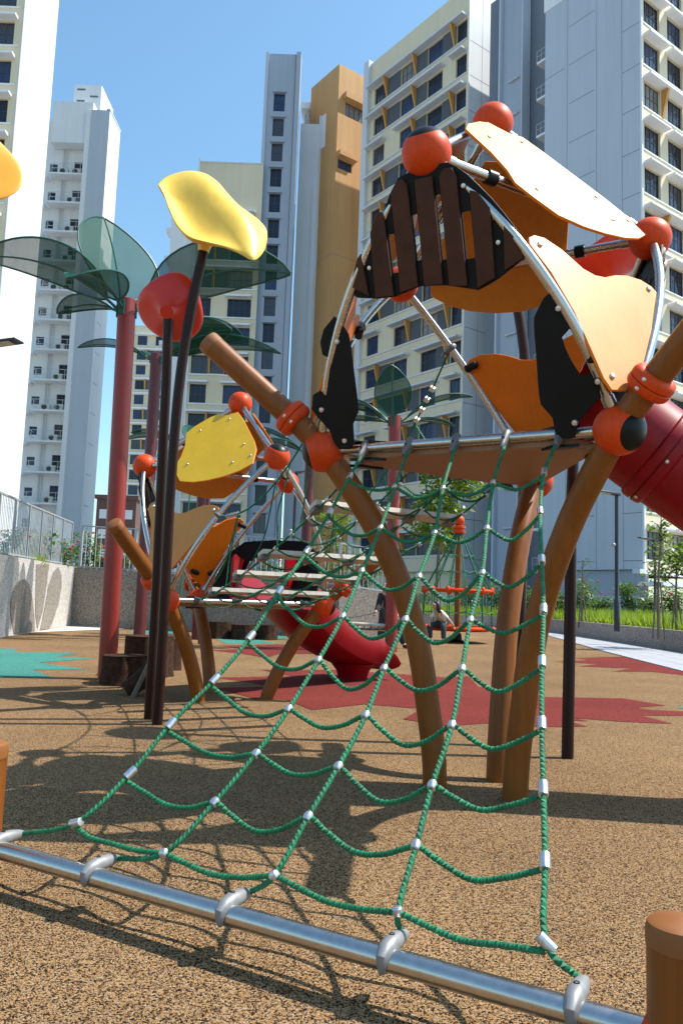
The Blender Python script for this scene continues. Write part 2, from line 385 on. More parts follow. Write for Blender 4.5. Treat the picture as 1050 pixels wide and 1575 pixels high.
kp = [tuple(q[:2]) for q in crom([(x,y,0) for x,y in kp], 1.2)]
strip_wall('planter_wall', kp, .22, 0, .56, M['kerb'], 'low curved granite kerb wall holding the grass bed at right', 'planter wall')
b = MB(); b.poly([(x,y,.42) for x,y in kp]+[(2.4,46,.42),(34,46,.42),(34,6,.42)]); struct(b.build('planting_bed', M['soil']))
def in_bed():
    while True:
        if random.random() < .72: y = random.uniform(13, 37); x0 = lerp_poly([(q[0],q[1]) for q in kp if q[1] < 35], min(y,34)); x = x0+.2+abs(random.gauss(0,3.4))
        else: y = random.uniform(37.6, 44); x = random.uniform(2.6, 14)
        return x, y
b = MB()
for i in range(60000):
    x, y = in_bed(); h = random.uniform(.2,.55)*(1.35 if random.random() < .25 else 1); a = random.uniform(0,6.28); w = random.uniform(.016,.04)
    dx, dy = math.cos(a), math.sin(a); l = random.uniform(.05,.3)
    n = len(b.v); b.v += [V((x-dy*w,y+dx*w,.42)), V((x+dy*w,y-dx*w,.42)), V((x+dx*l,y+dy*l,.42+h))]; b.face((n,n+1,n+2))
o = b.build('grass_bed', M['grass']); o['kind'] = 'stuff'; o['label'] = 'bright green grass filling the raised bed'; o['category'] = 'grass'

# left retaining wall with leaf motif, back wall
p0 = atz(109, 963, 0); _q = atz(0, 981, 0); dW = (_q-p0).normalized(); p1 = p0+dW*17; nW = V((-dW.y,dW.x,0))
if nW.x < 0: nW = -nW
lw = thing('retaining_wall', p0, 'pale pebble-dash retaining wall at left with darker leaf motif', 'wall'); LO = p0.copy()
wb = MB(); wb.obox((p0+p1)/2 + V((0,0,.87)) - nW*.16, dW*((p1-p0).length/2), nW*.16, (0,0,.87)); wb.build('wall_body', M['pebble'], lw, LO)
def onwall(px, py, d=.006):
    r = ray(px, py); o = V((0,0,CAMH)); q = p0+nW*d
    return o + r*((q-o).dot(nW)/r.dot(nW))
for pts in ([(22,975),(17,950),(16,925),(22,905),(30,893),(38,890),(45,898),(50,918),(53,945),(54,970)],
            [(55,945),(56,868),(76,868),(72,900),(66,940),(58,968)],
            [(62,969),(68,940),(74,905),(82,880),(90,872),(95,884),(95,903),(90,930),(82,955),(76,968)]):
    b = MB(); q = [onwall(x, y) for x, y in crom_px] if False else [onwall(x, y) for x, y in pts]
    fr = (p0+nW*.006, dW, V((0,0,1)), nW)
    uv = [((w-fr[0]).dot(dW), max(.012, min(1.73, (w-fr[0]).z))) for w in q]
    sm = uv
    b.prism(fr, sm, .012, .002, 0, 0, 0); b.build('leaf_motif', M['pebble_dark'], lw, LO)
strip_wall('retaining_wall', [(p0.x-.05,p0.y+.12),(-3.5,22.8),(0,22.4),(1.45,23.5),(2.0,30),(2.4,37.2)], .3, 0, 1.72, M['pebble_dark'], 'grey pebble-dash back wall behind the smaller dome', z1b=1.0)

# ------------------------------------------------------------------ fences (bar by bar)
def fence(name, P, z0s, z1s, bar_gap, post_every, label, m_bar, m_post, br=.009):
    off = V((*P[0], z0s[0])); t = thing(name, off, label, 'fence')
    bar = None; k = 0
    for i in range(len(P)-1):
        a = V((*P[i],0)); c = V((*P[i+1],0)); L_ = (c-a).length; n = max(1,int(L_/bar_gap))
        for zz in ((z0s[i]+.06, z0s[i+1]+.06), (z1s[i], z1s[i+1])):
            b = MB(); d = (c-a).normalized(); nn = V((-d.y,d.x,0))
            s0 = a+V((0,0,zz[0])); s1 = c+V((0,0,zz[1])); b.obox((s0+s1)/2, (s1-s0)/2, nn*.025, (0,0,.02)); b.build('rail', m_post, t, off)
        for j in range(n+1):
            f = j/n; p = a.lerp(c, f); zb = z0s[i]+(z0s[i+1]-z0s[i])*f; zt = z1s[i]+(z1s[i+1]-z1s[i])*f
            if k % post_every == 0 or j in (0,n):
                b = MB(); d = (c-a).normalized(); nn = V((-d.y,d.x,0)); b.obox(p+V((0,0,(zb+zt)/2)), d*.035, nn*.03, (0,0,(zt-zb)/2)); b.build('post', m_post, t, off)
            else:
                b = MB(); b.cyl((p.x,p.y,zb+.07),(p.x,p.y,zt-.01), br, 6); b.build('bar', m_bar, t, off)
            k += 1
    return t
w0 = p0 - nW*.16; w1 = p0+dW*14.0-nW*.16
fence('railing', [w0[:2], w1[:2]], [1.74,1.74], [3.05,3.05], .115, 10, 'dense grey vertical-bar railing on the left pebble wall', M['rail_pale'], M['rail'])
fence('railing', [(p0.x+.1,p0.y+.14),(-3.5,22.82),(0,22.42),(1.4,23.45)], [1.70,1.56,1.42,1.28], [2.98,2.80,2.64,2.5], .16, 11, 'pale grey railing on the back wall behind the smaller dome', M['rail_pale'], M['rail'])
fence('railing', [(3,45),(14,44),(30,40)], [.4,.4,.4], [1.75,1.75,1.75], .2, 9, 'white vertical-bar fence far behind the grass bed', M['rail_pale'], M['rail_pale'], .014)

# ================================================================== BUILDINGS
_wcache = {}
def window_meshes(w, h, cols, rows, kind):
    key = (round(w,2), round(h,2), cols, rows, kind)
    if key not in _wcache:
        b = MB(); fw = .05
        b.box((0,.0,0),(w,.06,fw)); b.box((0,0,h-fw),(w,.06,h))
        b.box((0,.001,fw),(fw,.059,h-fw)); b.box((w-fw,.001,fw),(w,.059,h-fw))
        for i in range(1,cols): x = w*i/cols; b.box((x-.025,.002,fw),(x+.025,.058,h-fw))
        for j in range(1,rows): z = h*j/rows; b.box((fw,.004,z-.02),(w-fw,.056,z+.02))
        f = b.mesh('window_frame', M['frame'])
        g_ = MB(); g_.box((.01,.028,.01),(w-.01,.04,h-.01)); p = g_.mesh('pane', (M['glass'],M['glass_open'],M['glass_blue'],M['curtain'])[kind])
        _wcache[key] = (f, p)
    return _wcache[key]
class Bld:
    def __init__(s, name, loc, label):
        s.off = V(loc); s.t = thing(name, s.off, label, 'building')
    def add(s, name, b, m): return b.build(name, m, s.t, s.off)
    def box(s, name, o, u, w, d, z0, z1, m, inset=0):
        """o front-left corner, u along the front, d depth behind the front"""
        u = V((u[0],u[1],0)); n = V((u.y,-u.x,0)); o = V((o[0],o[1],0)); b = MB()
        a = o+u*inset-n*inset; c = o+u*(w-inset)-n*inset; e = o+u*(w-inset)-n*(d-inset); f = o+u*inset-n*(d-inset)
        b.hexa([(*a[:2],z0),(*c[:2],z0),(*e[:2],z0),(*f[:2],z0),(*a[:2],z1),(*c[:2],z1),(*e[:2],z1),(*f[:2],z1)])
        return s.add(name, b, m)
    def facade(s, o, u, W, z0, z1, wins, m, reveal=.25, name='wall'):
        """wall sheet with real openings and reveals; wins: (u0,u1,z0,z1,cols,rows)"""
        u = V((u[0],u[1],0)); n = V((u.y,-u.x,0)); o = V((o[0],o[1],0)); b = MB()
        P = lambda a, z, d=0: o+u*a-n*d+V((0,0,z))
        cols = sorted({round(x,3) for w in wins for x in w[:2]} | {0, W}); zs = sorted({round(x,3) for w in wins for x in w[2:4]} | {z0, z1})
        for i in range(len(cols)-1):
            for j in range(len(zs)-1):
                cu = (cols[i]+cols[i+1])/2; cz = (zs[j]+zs[j+1])/2
                if any(w[0] < cu < w[1] and w[2] < cz < w[3] for w in wins): continue
                b.quad(P(cols[i],zs[j]), P(cols[i+1],zs[j]), P(cols[i+1],zs[j+1]), P(cols[i],zs[j+1]))
        for w in wins:
            a, c, za, zb = w[:4]
            b.quad(P(a,za), P(a,za,reveal), P(a,zb,reveal), P(a,zb)); b.quad(P(c,za,reveal), P(c,za), P(c,zb), P(c,zb,reveal))
            b.quad(P(a,za,reveal), P(a,za), P(c,za), P(c,za,reveal)); b.quad(P(a,zb), P(a,zb,reveal), P(c,zb,reveal), P(c,zb))
        s.add(name, b, m); rz = math.atan2(u.y, u.x)
        for w in wins:
            a, c, za, zb, nc, nr = w[:6]; f, p = window_meshes(c-a, zb-za, nc, nr, random.choice((0,0,0,0,1,1,2,2,3)))
            wo = link('window', f, s.t, P(a,za,reveal-.10)-s.off, rz); link('pane', p, wo)
    def slab(s, name, o, u, a, c, z0, z1, out, m, back=.0, taper=0):
        u = V((u[0],u[1],0)); n = V((u.y,-u.x,0)); o = V((o[0],o[1],0)); b = MB()
        P = lambda q, z, d: o+u*q+n*d+V((0,0,z))
        b.hexa([P(a,z0,-back+.002),P(c,z0,-back+.002),P(c,z0+taper,out),P(a,z0+taper,out)][::1] + [P(a,z1,-back+.002),P(c,z1,-back+.002),P(c,z1,out),P(a,z1,out)])
        return s.add(name, b, m)
    def fin(s, o, u, q, z0, z1, out, m, w=.14):
        """triangular sun fin, wide at the top"""
        u = V((u[0],u[1],0)); n = V((u.y,-u.x,0)); o = V((o[0],o[1],0)); b = MB()
        P = lambda a, z, d: o+u*a+n*d+V((0,0,z))
        tri = [(z0,.02),(z1,out),(z1,-.24),(z0,-.24)]
        b.hexa([P(q-w/2,z0,-.24),P(q+w/2,z0,-.24),P(q+w/2,z0,.06),P(q-w/2,z0,.06),P(q-w/2,z1,-.24),P(q+w/2,z1,-.24),P(q+w/2,z1,out),P(q-w/2,z1,out)])
        return s.add('sun_fin', b, m)
FL = 2.9
D1 = V((-math.sin(rad(36.5)), math.cos(rad(36.5)), 0)); D2 = V((D1.y, -D1.x, 0)); UL = -D1

# --- grey and cream tower at right
K = aty(990, 905, 47.5); K.z = 0; NF = 14; ZB = 3.5; ZT = ZB+NF*FL
R = Bld('apartment_tower', K, 'tall grey-blue windowless slab wall with cream windowed front at far right')
s_end = 7.7
LE = K + D1*s_end
R.box('body', LE, UL, s_end, 12, ZB, ZT, M['greyl'], .3)
R.facade(LE, UL, s_end, ZB, ZT, [], M['greyl'])
R.slab('base_wall', LE-UL*0+UL*0, UL, 0, s_end-.1, 0, ZB-.02, -.25, M['grey'], back=.6)
R.slab('roof_parapet', LE, UL, -.1, s_end+.1, ZT, ZT+1.2, .05, M['white'], back=.6)
for k in range(NF):
    z = ZB+.5+k*FL
    for (a, c) in ((.0,1.7),(2.1,4.2),(6.3,s_end-.02)):
        if a == 0 and k % 3: continue
        R.slab('wall_joint', LE, UL, a, c, z, z+.05, .004, M['joint'])
for a in (1.95, 4.35, 6.28): R.slab('wall_joint', LE, UL, a, a+.035, ZB, ZT, .003, M['joint'])
R.slab('corner_trim', LE, UL, s_end-.06, s_end+.06, ZB, ZT, .03, M['white'], back=.1)
wins = []
for k in range(NF):
    z = ZB+k*FL
    wins += [(.25,2.05,z+.62,z+2.35,4,2)]
    x = 2.95
    while x < 13: wins.append((x, x+1.8, z+.62, z+2.35, 4, 2)); x += 2.7
R.facade(K+D2*.06, D2, 14, ZB, ZT, wins, M['cream'])
R.box('front_body', K+D2*.06, D2, 14, 8, ZB, ZT, M['cream'], .32)
for k in range(NF):
    z = ZB+k*FL+2.45; brk = k % 3 != 1
    segs = [(.1,2.35),(2.75,7.5),(7.9,13.6)] if brk else [(.1,4.9),(5.2,13.6)]
    for a, c in segs: R.slab('ledge', K+D2*.06, D2, a, c, z, z+.16, .62, M['white'], taper=.04)
    for q in ((2.3,) if not brk else ()): R.fin(K+D2*.06, D2, q, z-1.9, z-.01, .5, M['fin'], .2)
    for q in ((5.05,10.4) if brk else (7.7,)): R.fin(K+D2*.06, D2, q, z-1.9, z-.01, .5, M['fin'], .2)
    R.slab('sill_band', K+D2*.06, D2, .1, 13.6, z-1.93, z-1.86, .05, M['white'])
R.slab('canopy', K, D2, -.6, 14, 2.5, 2.75, 1.6, M['white']); R.slab('canopy', K, D2, -1.2, 14, 3.2, 3.46, .5, M['whitesh'])
# recessed service wing
wl_ = [(s_end+0.0, 4.6, 2.6, 'greyd'), ]
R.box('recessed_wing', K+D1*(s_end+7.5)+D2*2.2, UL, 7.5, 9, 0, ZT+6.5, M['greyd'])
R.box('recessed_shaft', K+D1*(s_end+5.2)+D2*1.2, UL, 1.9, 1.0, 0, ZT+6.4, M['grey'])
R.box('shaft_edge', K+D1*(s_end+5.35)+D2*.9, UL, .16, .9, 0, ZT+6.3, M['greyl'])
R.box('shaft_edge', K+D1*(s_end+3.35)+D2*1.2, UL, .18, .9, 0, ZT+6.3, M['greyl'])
for k in range(NF):
    z = ZB+k*FL
    o_ = K+D1*(s_end+1.35)+D2*.7
    R.box('service_ledge', o_, UL, 1.3, 1.45, z-.12, z+.06, M['white'])
    R.box('shaft_ledge', K+D1*(s_end+4.4)+D2*1.0, UL, .95, .3, z+.2, z+.3, M['greyl'])
    b = MB(); q0 = o_+V((0,0,z+.9)); q1 = o_+UL*1.25+V((0,0,z+.9))
    b.cyl(q0,q1,.025,6); b.cyl(q0-V((0,0,.42)),q1-V((0,0,.42)),.018,6)
    for j in range(4): p = q0.lerp(q1, j/3); b.cyl(p, p-V((0,0,.84)), .022, 6)
    R.add('ledge_railing', b, M['greyl'])

# --- cream block in the middle with white end wall
MC = aty(704, 905, 62.4); MC.z = 0; ms = 13.5; mN = 15; mZ = 4.2; 
mtop = aty(568, 100, (MC+D1*ms).y).z; mFL = (mtop-2.4-mZ)/mN
B = Bld('apartment_block', MC, 'cream apartment block with dark grid windows and orange fins behind the large dome')
ML = MC+D1*ms
W4 = [(.88,2.58),(4.81,6.69),(8.45,10.39),(12.03,13.3)]; GAPS = ((2.58,4.81),(6.69,8.45),(10.39,12.03))
pat = {0:(0,1,1),1:(1,1,1),2:(1,1,0),3:(0,1,1),4:(1,0,1),5:(1,1,0)}
wins = []
for k in range(mN):
    z = mZ+k*mFL
    for a, c in W4: wins.append((a, c, z+.75, z+2.5, 3, 2))
    g = pat[(mN-1-k+1) % 6]
    for gi, (a, c) in enumerate(GAPS): pass
B.facade(ML, UL, ms, mZ-.6, mtop, wins, M['cream'])
B.box('body', ML, UL, ms, 10, 0, mtop-.2, M['cream'], .34)
for k in range(mN):
    z = mZ+k*mFL; g = pat[(mN-k) % 6]
    segs = []; st = .25
    for gi, (a, c) in enumerate(GAPS):
        if g[gi]:
            B.slab('grey_infill', ML, UL, a+.02, c-.02, z+.75, z+2.5, .012, M['infill'])
            q = (c-.22) if gi == 2 else (a+.22)
            B.fin(ML, UL, q, z+.74, z+2.58, .62, M['fin'], .16)
        else:
            segs.append((st, a+.35)); st = c-.35
    segs.append((st, ms-.15))
    for a, c in segs: B.slab('ledge', ML, UL, a, c, z+2.6, z+2.78, .7, M['whitesh'], taper=.03)
    B.slab('sill_band', ML, UL, .3, ms-.15, z+.56, z+.68, .08, M['whitesh'])
B.slab('edge_trim', ML, UL, -.55, .22, 0, mtop+.3, .35, M['whitesh'], back=1.5)
B.facade(MC+D2*.03, D2, 9.0, 0, mtop+.6, [], M['white'])
B.box('end_body', MC+D2*.6, D2, 8.4, 9, 0, mtop+.55, M['white'], .05)
for k in range(mN):
    z = mZ+k*mFL+.4
    B.slab('wall_joint', MC+D2*.03, D2, .05, 4.4, z, z+.05, .005, M['joint'])
    B.slab('wall_joint', ML+UL*0, UL, ms-.03, ms+.0, z, z+.02, .01, M['joint'])
B.slab('wall_joint', MC+D2*.03, D2, 1.6, 1.64, 2, mtop, .004, M['joint'])
B.slab('edge_trim', MC+D2*.03, D2, -.04, .12, 0, mtop+.6, .05, M['white'])

# --- ochre stair tower
OC = aty(491, 905, 75); OC.z = 0; otop = aty(519, 98, 75).z
O = Bld('stair_tower', OC, 'plain ochre orange tower with two dark slots near its top')
oL = OC+D1*5.0
O.box('body', oL, UL, 5.0, 6, 0, otop, M['ochre'], .28)
O.facade(oL, UL, 5.0, 0, otop, [], M['ochre'])
O.facade(OC+D2*.01, D2, 3.6, 0, otop, [(.9,3.4,otop-5.2,otop-3.7,4,1),(.25,2.0,otop-11,otop-10,3,1)], M['ochre'])
O.slab('hood', OC+D2*.01, D2, .6, 3.6, otop-3.6, otop-2.9, .55, M['ochre'], taper=.1); O.slab('hood', OC+D2*.01, D2, .1, 2.3, otop-9.9, otop-9.3, .55, M['ochre'], taper=.1)
for z in (otop-28, otop-20, otop-36): O.slab('wall_joint', oL, UL, 0, 5.0, z, z+.05, .004, M['joint']); O.slab('wall_joint', OC+D2*.01, D2, 0, 3.6, z, z+.05, .004, M['joint'])
# white infill between ochre tower and block
Wv = Bld('infill_wing', OC+D2*2+V((1,2,0)), 'narrow white wing between the ochre tower and cream block')
wo = OC+D2*3.2+V((-.6,3.5,0)); wtop = aty(552, 150, wo.y).z
Wv.box('body', wo, (1,0), 2.6, 5, 0, wtop, M['white'])
for k in range(13):
    z = wtop-7-k*FL; b = MB(); Wv.slab('recess', wo, (1,0), .3, 1.4, z-2.0, z, .004, M['greyl']); Wv.slab('ledge', wo, (1,0), .9, 1.7, z-2.5, z-2.3, .5, M['white'])

# --- slim grey tower
GC = aty(371, 905, 74); GC.z = 0; gtop = aty(405, 82, 74).z
GT = Bld('service_tower', GC, 'slim grey tower with one column of dark openings, tallest left of the ochre tower')
gw = 3.35
gw_ = []
for k in range(18):
    z = gtop-4.2-k*2.62
    if z > 4: gw_.append((.85,1.95,z-1.9,z,2,2))
GT.facade(GC, (1,0), gw, 0, gtop, gw_, M['grey'])
GT.box('body', GC, (1,0), gw, 6, 0, gtop-.2, M['grey'], .32)
for w in gw_: GT.slab('ledge', GC, (1,0), w[0]-.12, w[1]+.12, w[3]+.02, w[3]+.16, .25, M['grey'])
GT.slab('corner_pier', GC, (1,0), gw-.42, gw+.02, 0, gtop+.15, .22, M['grey'], back=1.0)
GT.slab('corner_pier', GC, (1,0), -.12, .18, 0, gtop+.1, .12, M['greyl'], back=1.0)
GT.slab('joint_strip', GC, (1,0), gw-.52, gw-.46, 0, gtop, .03, M['joint'])
# white wing right of it
HW = Bld('service_wing', GC+V((gw+1,3,0)), 'pale wing with small hooded windows between grey and ochre towers')
ho = GC+V((gw+.05,3.0,0)); htop = aty(462, 190, ho.y).z
HW.facade(ho, (1,0), 1.9, 0, htop, [], M['whitesh']); HW.box('body', ho, (1,0), 1.9, 6, 0, htop-.1, M['whitesh'], .2)
hu = V((.80,.60,0)); h2 = ho+V((1.9,0,0)); hw_ = []
for k in range(16):
    z = htop-5-k*FL
    if z > 3: hw_.append((1.0,1.75,z-1.3,z,2,1))
HW.facade(h2, hu, 3.2, 0, htop+1, hw_, M['whitesh'])
for w in hw_: HW.slab('window_hood', h2, hu, w[0]-.5, w[1]+.25, w[3]+.15, w[3]+.38, .75, M['whitesh'], taper=.1)
HW.slab('roof_box', h2, hu, .3, 2.0, htop-2.6, htop+1.0, .7, M['white'])
HW.box('drainpipe', ho+V((1.45,-.12,0)), (1,0), .1, .1, 0, htop-7, M['whitesh'])
b = MB()
for k in range(5): b.obox(ho+V((.5+k*.75,3+k*.8,htop+1.6)), (.1,0,0), (0,.1,0), (0,0,1.7))
b.obox(ho+V((2.2,5,htop+3.6)), (2.4,0,0), (0,2.6,0), (0,0,.35)); b.obox(ho+V((1.1,5.2,htop+1.6)), (1.0,0,0), (0,1.5,0), (0,0,1.6)); HW.add('roof_canopy', b, M['white'])

# --- cream frontal block left of the grey tower
CC = aty(268, 905, 73.5); CC.z = 0; cw = 6.3; ctop = aty(292, 249, 73.5).z
CB = Bld('apartment_block', CC, 'lower cream block with wide dark windows left of the slim grey tower')
cwin = []; cN = 12
for k in range(cN):
    z = ctop-5.2-k*2.82
    if z > 2: cwin += [(.35,1.9,z-1.85,z,3,2),(3.5,5.75,z-1.85,z,4,2)]
CB.facade(CC, (1,0), cw, 0, ctop, cwin, M['cream']); CB.box('body', CC, (1,0), cw, 8, 0, ctop-.1, M['cream'], .32)
for k in range(cN):
    z = ctop-5.2-k*2.82
    if z < 2: continue
    if k % 3 != 0:
        CB.slab('grey_infill', CC, (1,0), 1.92, 3.48, z-1.75, z, .012, M['infill']); CB.fin(CC, (1,0), 2.1, z-1.75, z+.05, .45, M['fin'], .14)
        CB.slab('ledge', CC, (1,0), .2, 5.75, z+.08, z+.26, .6, M['white'])
    else:
        CB.slab('ledge', CC, (1,0), .2, 2.05, z+.08, z+.26, .6, M['white']); CB.slab('ledge', CC, (1,0), 3.3, 5.75, z+.08, z+.26, .6, M['white'])
    CB.slab('sill_band', CC, (1,0), .1, cw-.1, z-1.95, z-1.83, .1, M['white'])
CB.slab('white_side_wall', CC, (1,0), -2.4, -.02, 0, ctop-3.6, -.3, M['white'], back=7)
for k in range(cN): CB.slab('side_ledge', CC, (1,0), -2.9, -2.42, ctop-7-k*2.82, ctop-6.6-k*2.82, -.4, M['white'], back=2)
CB.slab('edge_trim', CC, (1,0), -.02, .14, 0, ctop+.5, .1, M['white'])
CB.slab('parapet_cap', CC, (1,0), .14, cw, ctop, ctop+.12, .06, M['whitesh'], back=.4)

# --- far yellow slab
FC = aty(160, 905, 146); FC.z = 0; ftop = aty(200, 500, 146).z
FB = Bld('apartment_block', FC, 'distant cream slab of many small windows behind the red palm trunk')
fw_ = []
for k in range(17):
    z = ftop-2-k*2.85
    for a, c in ((3.2,5.0),(6.6,8.6),(10.5,12.5)):
        if z > 2: fw_.append((a,c,z-1.8,z,2,2))
FB.facade(FC, (1,0), 16, 0, ftop, fw_, M['cream']); FB.box('body', FC, (1,0), 16, 10, 0, ftop-.1, M['cream'], .34)
for k in range(17):
    z = ftop-2-k*2.85
    if z > 2:
        if k % 2: FB.slab('grey_infill', FC, (1,0), 5.0, 6.6, z-1.8, z, .015, M['infill']); FB.fin(FC, (1,0), 5.1, z-1.8, z, .5, M['fin'], .25)
        FB.slab('ledge', FC, (1,0), 2.9, 9.0, z+.1, z+.4, .5, M['white']); FB.slab('ledge', FC, (1,0), 10.2, 12.8, z+.1, z+.4, .5, M['white'])
bb = Bld('low_house', aty(150, 905, 120), 'low brown building glimpsed beside the far slab')
bo = aty(140, 905, 120); bb.box('body', bo, (1,0), 6, 6, 0, 15, M['brick']); bb.box('roof', bo+V((-.3,-.3,0)), (1,0), 6.6, 6.6, 15, 15.6, M['brick'])
for k in range(4): bb.slab('window_band', bo, (1,0), .5, 5.5, 3+k*3, 4.4+k*3, .02, M['whitesh'])

# --- near left tower: cream facade + white side wall
LK = V((-23.6,52.0,0)); lN = 18
L1 = Bld('apartment_tower', LK, 'tall near tower at left edge, cream front and blank white side wall')
lw_ = []
for k in range(lN):
    z = ZB+k*FL
    lw_ += [(6.9,9.45,z+.6,z+2.3,4,2),(2.6,5.2,z+.6,z+2.3,4,2)]
lo = LK-V((10,0,0))
L1.facade(lo, (1,0), 10, 0, ZB+lN*FL, lw_, M['cream']); L1.box('body', lo, (1,0), 10, 5.8, 0, ZB+lN*FL-.1, M['cream'], .32)
for k in range(lN):
    z = ZB+k*FL
    L1.slab('ledge', lo, (1,0), 6.6, 9.7, z+2.42, z+2.62, .6, M['white'], taper=.04); L1.slab('ledge', lo, (1,0), 2.3, 5.5, z+2.42, z+2.62, .6, M['white'], taper=.04)
    L1.slab('sill_band', lo, (1,0), .1, 9.8, z+.46, z+.56, .07, M['white'])
L1.facade(LK+V((.01,0,0)), (0,1), 5.9, 0, ZB+lN*FL+.5, [], M['white'])
L1.slab('edge_trim', LK+V((.01,0,0)), (0,1), -.05, .12, 0, ZB+lN*FL+.5, .04, M['greyl'])
for k in range(lN):
    L1.slab('wall_joint', LK+V((.01,0,0)), (0,1), .3, 2.6, ZB+.3+k*FL, ZB+.33+k*FL, .004, M['greyl']); L1.slab('wall_joint', LK+V((.01,0,0)), (0,1), 3.2, 5.7, ZB+.3+k*FL, ZB+.33+k*FL, .004, M['greyl'])

# --- white service tower with air-conditioner balconies
SK = V((-23.6,72,0)); stop = aty(178, 170, 72).z
S2 = Bld('service_tower', SK, 'white service tower with a stack of balconies and air conditioners')
S2.facade(SK-V((1.75,0,0)), (1,0), 1.75, 0, stop, [], M['greyl']); S2.facade(SK+V((.01,0,0)), (0,1), 3.6, 0, stop, [], M['white'])
S2.box('pier_body', SK-V((1.75,0,0)), (1,0), 1.75, 3.6, 0, stop-.05, M['white'], .1)
S2.slab('parapet_trim', SK, (0,1), -.05, 3.65, stop, stop+.15, .06, M['whitesh'], back=.3)
for k in range(16): S2.slab('wall_joint', SK+V((.01,0,0)), (0,1), .6, 2.0, 3+k*FL, 3.05+k*FL, .004, M['joint'])
bo = SK+V((-6.6,1.7,0)); bwid = 4.85; btop = stop-.2; sw = []; levels = []
z = btop-6.0
while z > 2:
    levels.append(z); sw += [(2.95,3.85,z+.35,z+1.75,2,1),(.6,1.35,z+.7,z+1.5,1,1)]; z -= FL
S2.facade(bo, (1,0), bwid, 0, btop, sw, M['white']); S2.box('bay_body', bo, (1,0), bwid, 5, 0, btop-.1, M['white'], .3)
S2.box('top_box', bo+V((1.0,-1.3,0)), (1,0), 3.85, 1.25, btop-3.0, btop+1.2, M['white']); S2.box('roof_house', bo+V((2.2,.5,0)), (1,0), 2.7, 4, btop, btop+4.2, M['white'])
for k,(a,c) in enumerate(((.3,3.6),(1.6,2.9),(.3,2.4))): S2.slab('vent_slot', bo+V((2.2,.5,0)), (1,0), a, a+.8, btop+c, btop+c+.2, .01, M['greyd'])
S2.box('bay_pier', bo+V((4.35,-1.65,0)), (1,0), .48, 1.6, 0, btop+.2, M['white'])
fan_b = MB(); fan_b.box((-.42,-.16,0),(.42,.16,.62)); fan_b.box((-.4,-.17,.02),(.4,-.159,.6)); fan_me = fan_b.mesh('air_conditioner', M['ac'])
fb = MB(); fb.lathe((-.1,-.17,.32),(0,-1,0),[(.25,0),(.25,.015),(.22,.03),(.2,.012),(.02,.012),(.0,.012)],20); fanf = fb.mesh('fan_grille', M['ac_fan'])
bal_b = MB(); bal_b.box((0,-1.25,-.16),(3.35,0,0)); bal_me = bal_b.mesh('balcony', M['white'])
rl = MB()
for zz in (.45,.95): rl.tube([(0.05,0,zz),(.05,-1.0,zz),(.2,-1.2,zz),(3.1,-1.2,zz),(3.28,-1.0,zz),(3.28,0,zz)], .025, 6)
for q in ((.05,-.6),(.3,-1.2),(1.0,-1.2),(1.7,-1.2),(2.4,-1.2),(3.0,-1.2),(3.28,-.6)): rl.cyl((*q,0),(*q,.95),.02,6)
rail_me = rl.mesh('railing', M['rail_pale'])
dp = MB(); dp.cyl((0,0,0),(0,0,FL),.06,8); dp.cyl((.25,0,0),(.25,0,FL),.045,8); dp_me = dp.mesh('drainpipe', M['whitesh'])
for i, z in enumerate(levels):
    p = bo+V((1.0,0,z))-S2.off; bl = link('balcony', bal_me, S2.t, p); link('railing', rail_me, bl)
    link('drainpipe', dp_me, S2.t, bo+V((1.9,-.12,z))-S2.off)
    for dx in ((2.2,) if i % 4 else (1.3,2.5)):
        ac = link('air_conditioner', fan_me, S2.t, bo+V((1.0+dx,-.75,z))-S2.off); link('fan_grille', fanf, ac)
    S2.slab('side_balcony', bo, (1,0), -.2, .75, z-.35, z-.15, .9, M['white'])

# ================================================================== CLIMBING DOMES
RR = .982
PROFILE = [(.272,-.3),(.272,.02),(.285,.22),(.325,.48),(.37,.74),(.44,1.0),(.535,1.24),(.68,1.52),(.85,1.77),(.975,1.93),(1.11,2.07),(1.24,2.18),(1.42,2.335),(1.70,2.575)]
SLATS = [[(-.499,.906),(-.388,.834),(-.404,1.06),(-.43,1.04),(-.472,.954)],
         [(-.350,.82),(-.242,.814),(-.245,1.22),(-.265,1.255),(-.30,1.225),(-.336,1.151)],
         [(-.201,.824),(-.097,.841),(-.095,1.35),(-.118,1.382),(-.153,1.378),(-.19,1.32)],
         [(-.060,.836),(.043,.829),(.046,1.36),(-.053,1.362)],
         [(.076,.814),(.172,.80),(.170,1.335),(.152,1.375),(.108,1.38),(.082,1.35)],
         [(.226,.78),(.319,.813),(.327,1.147),(.268,1.236),(.232,1.252)],
         [(.372,.842),(.471,.883),(.464,.958),(.388,1.052)]]
BOARD = [(-.52,.88),(-.48,.84),(-.349,.815),(-.242,.808),(-.095,.84),(.05,.822),(.16,.79),(.221,.77),(.317,.80),(.41,.852),(.505,.90),(.48,.965),(.415,1.075),(.315,1.222),(.205,1.352),(.13,1.41),(-.08,1.41),(-.168,1.39),(-.238,1.27),(-.336,1.151),(-.44,1.03)]
SLOTS = [(-.238,-.205,.93,1.13),(-.093,-.064,.97,1.20),(.048,.073,.95,1.27),(.176,.222,.93,1.16)]
PEACH = [(-.455,.90),(-.445,.945),(-.40,.975),(-.33,.981),(-.22,.94),(-.10,.855),(-.02,.835),(.06,.845),(.15,.885),(.25,.912),(.36,.915),(.44,.89),(.475,.85),(.42,.75),(.334,.612),(.22,.44),(.112,.28),(.03,.185),(-.06,.125),(-.17,.108),(-.205,.17),(-.235,.34),(-.274,.539),(-.357,.753)]
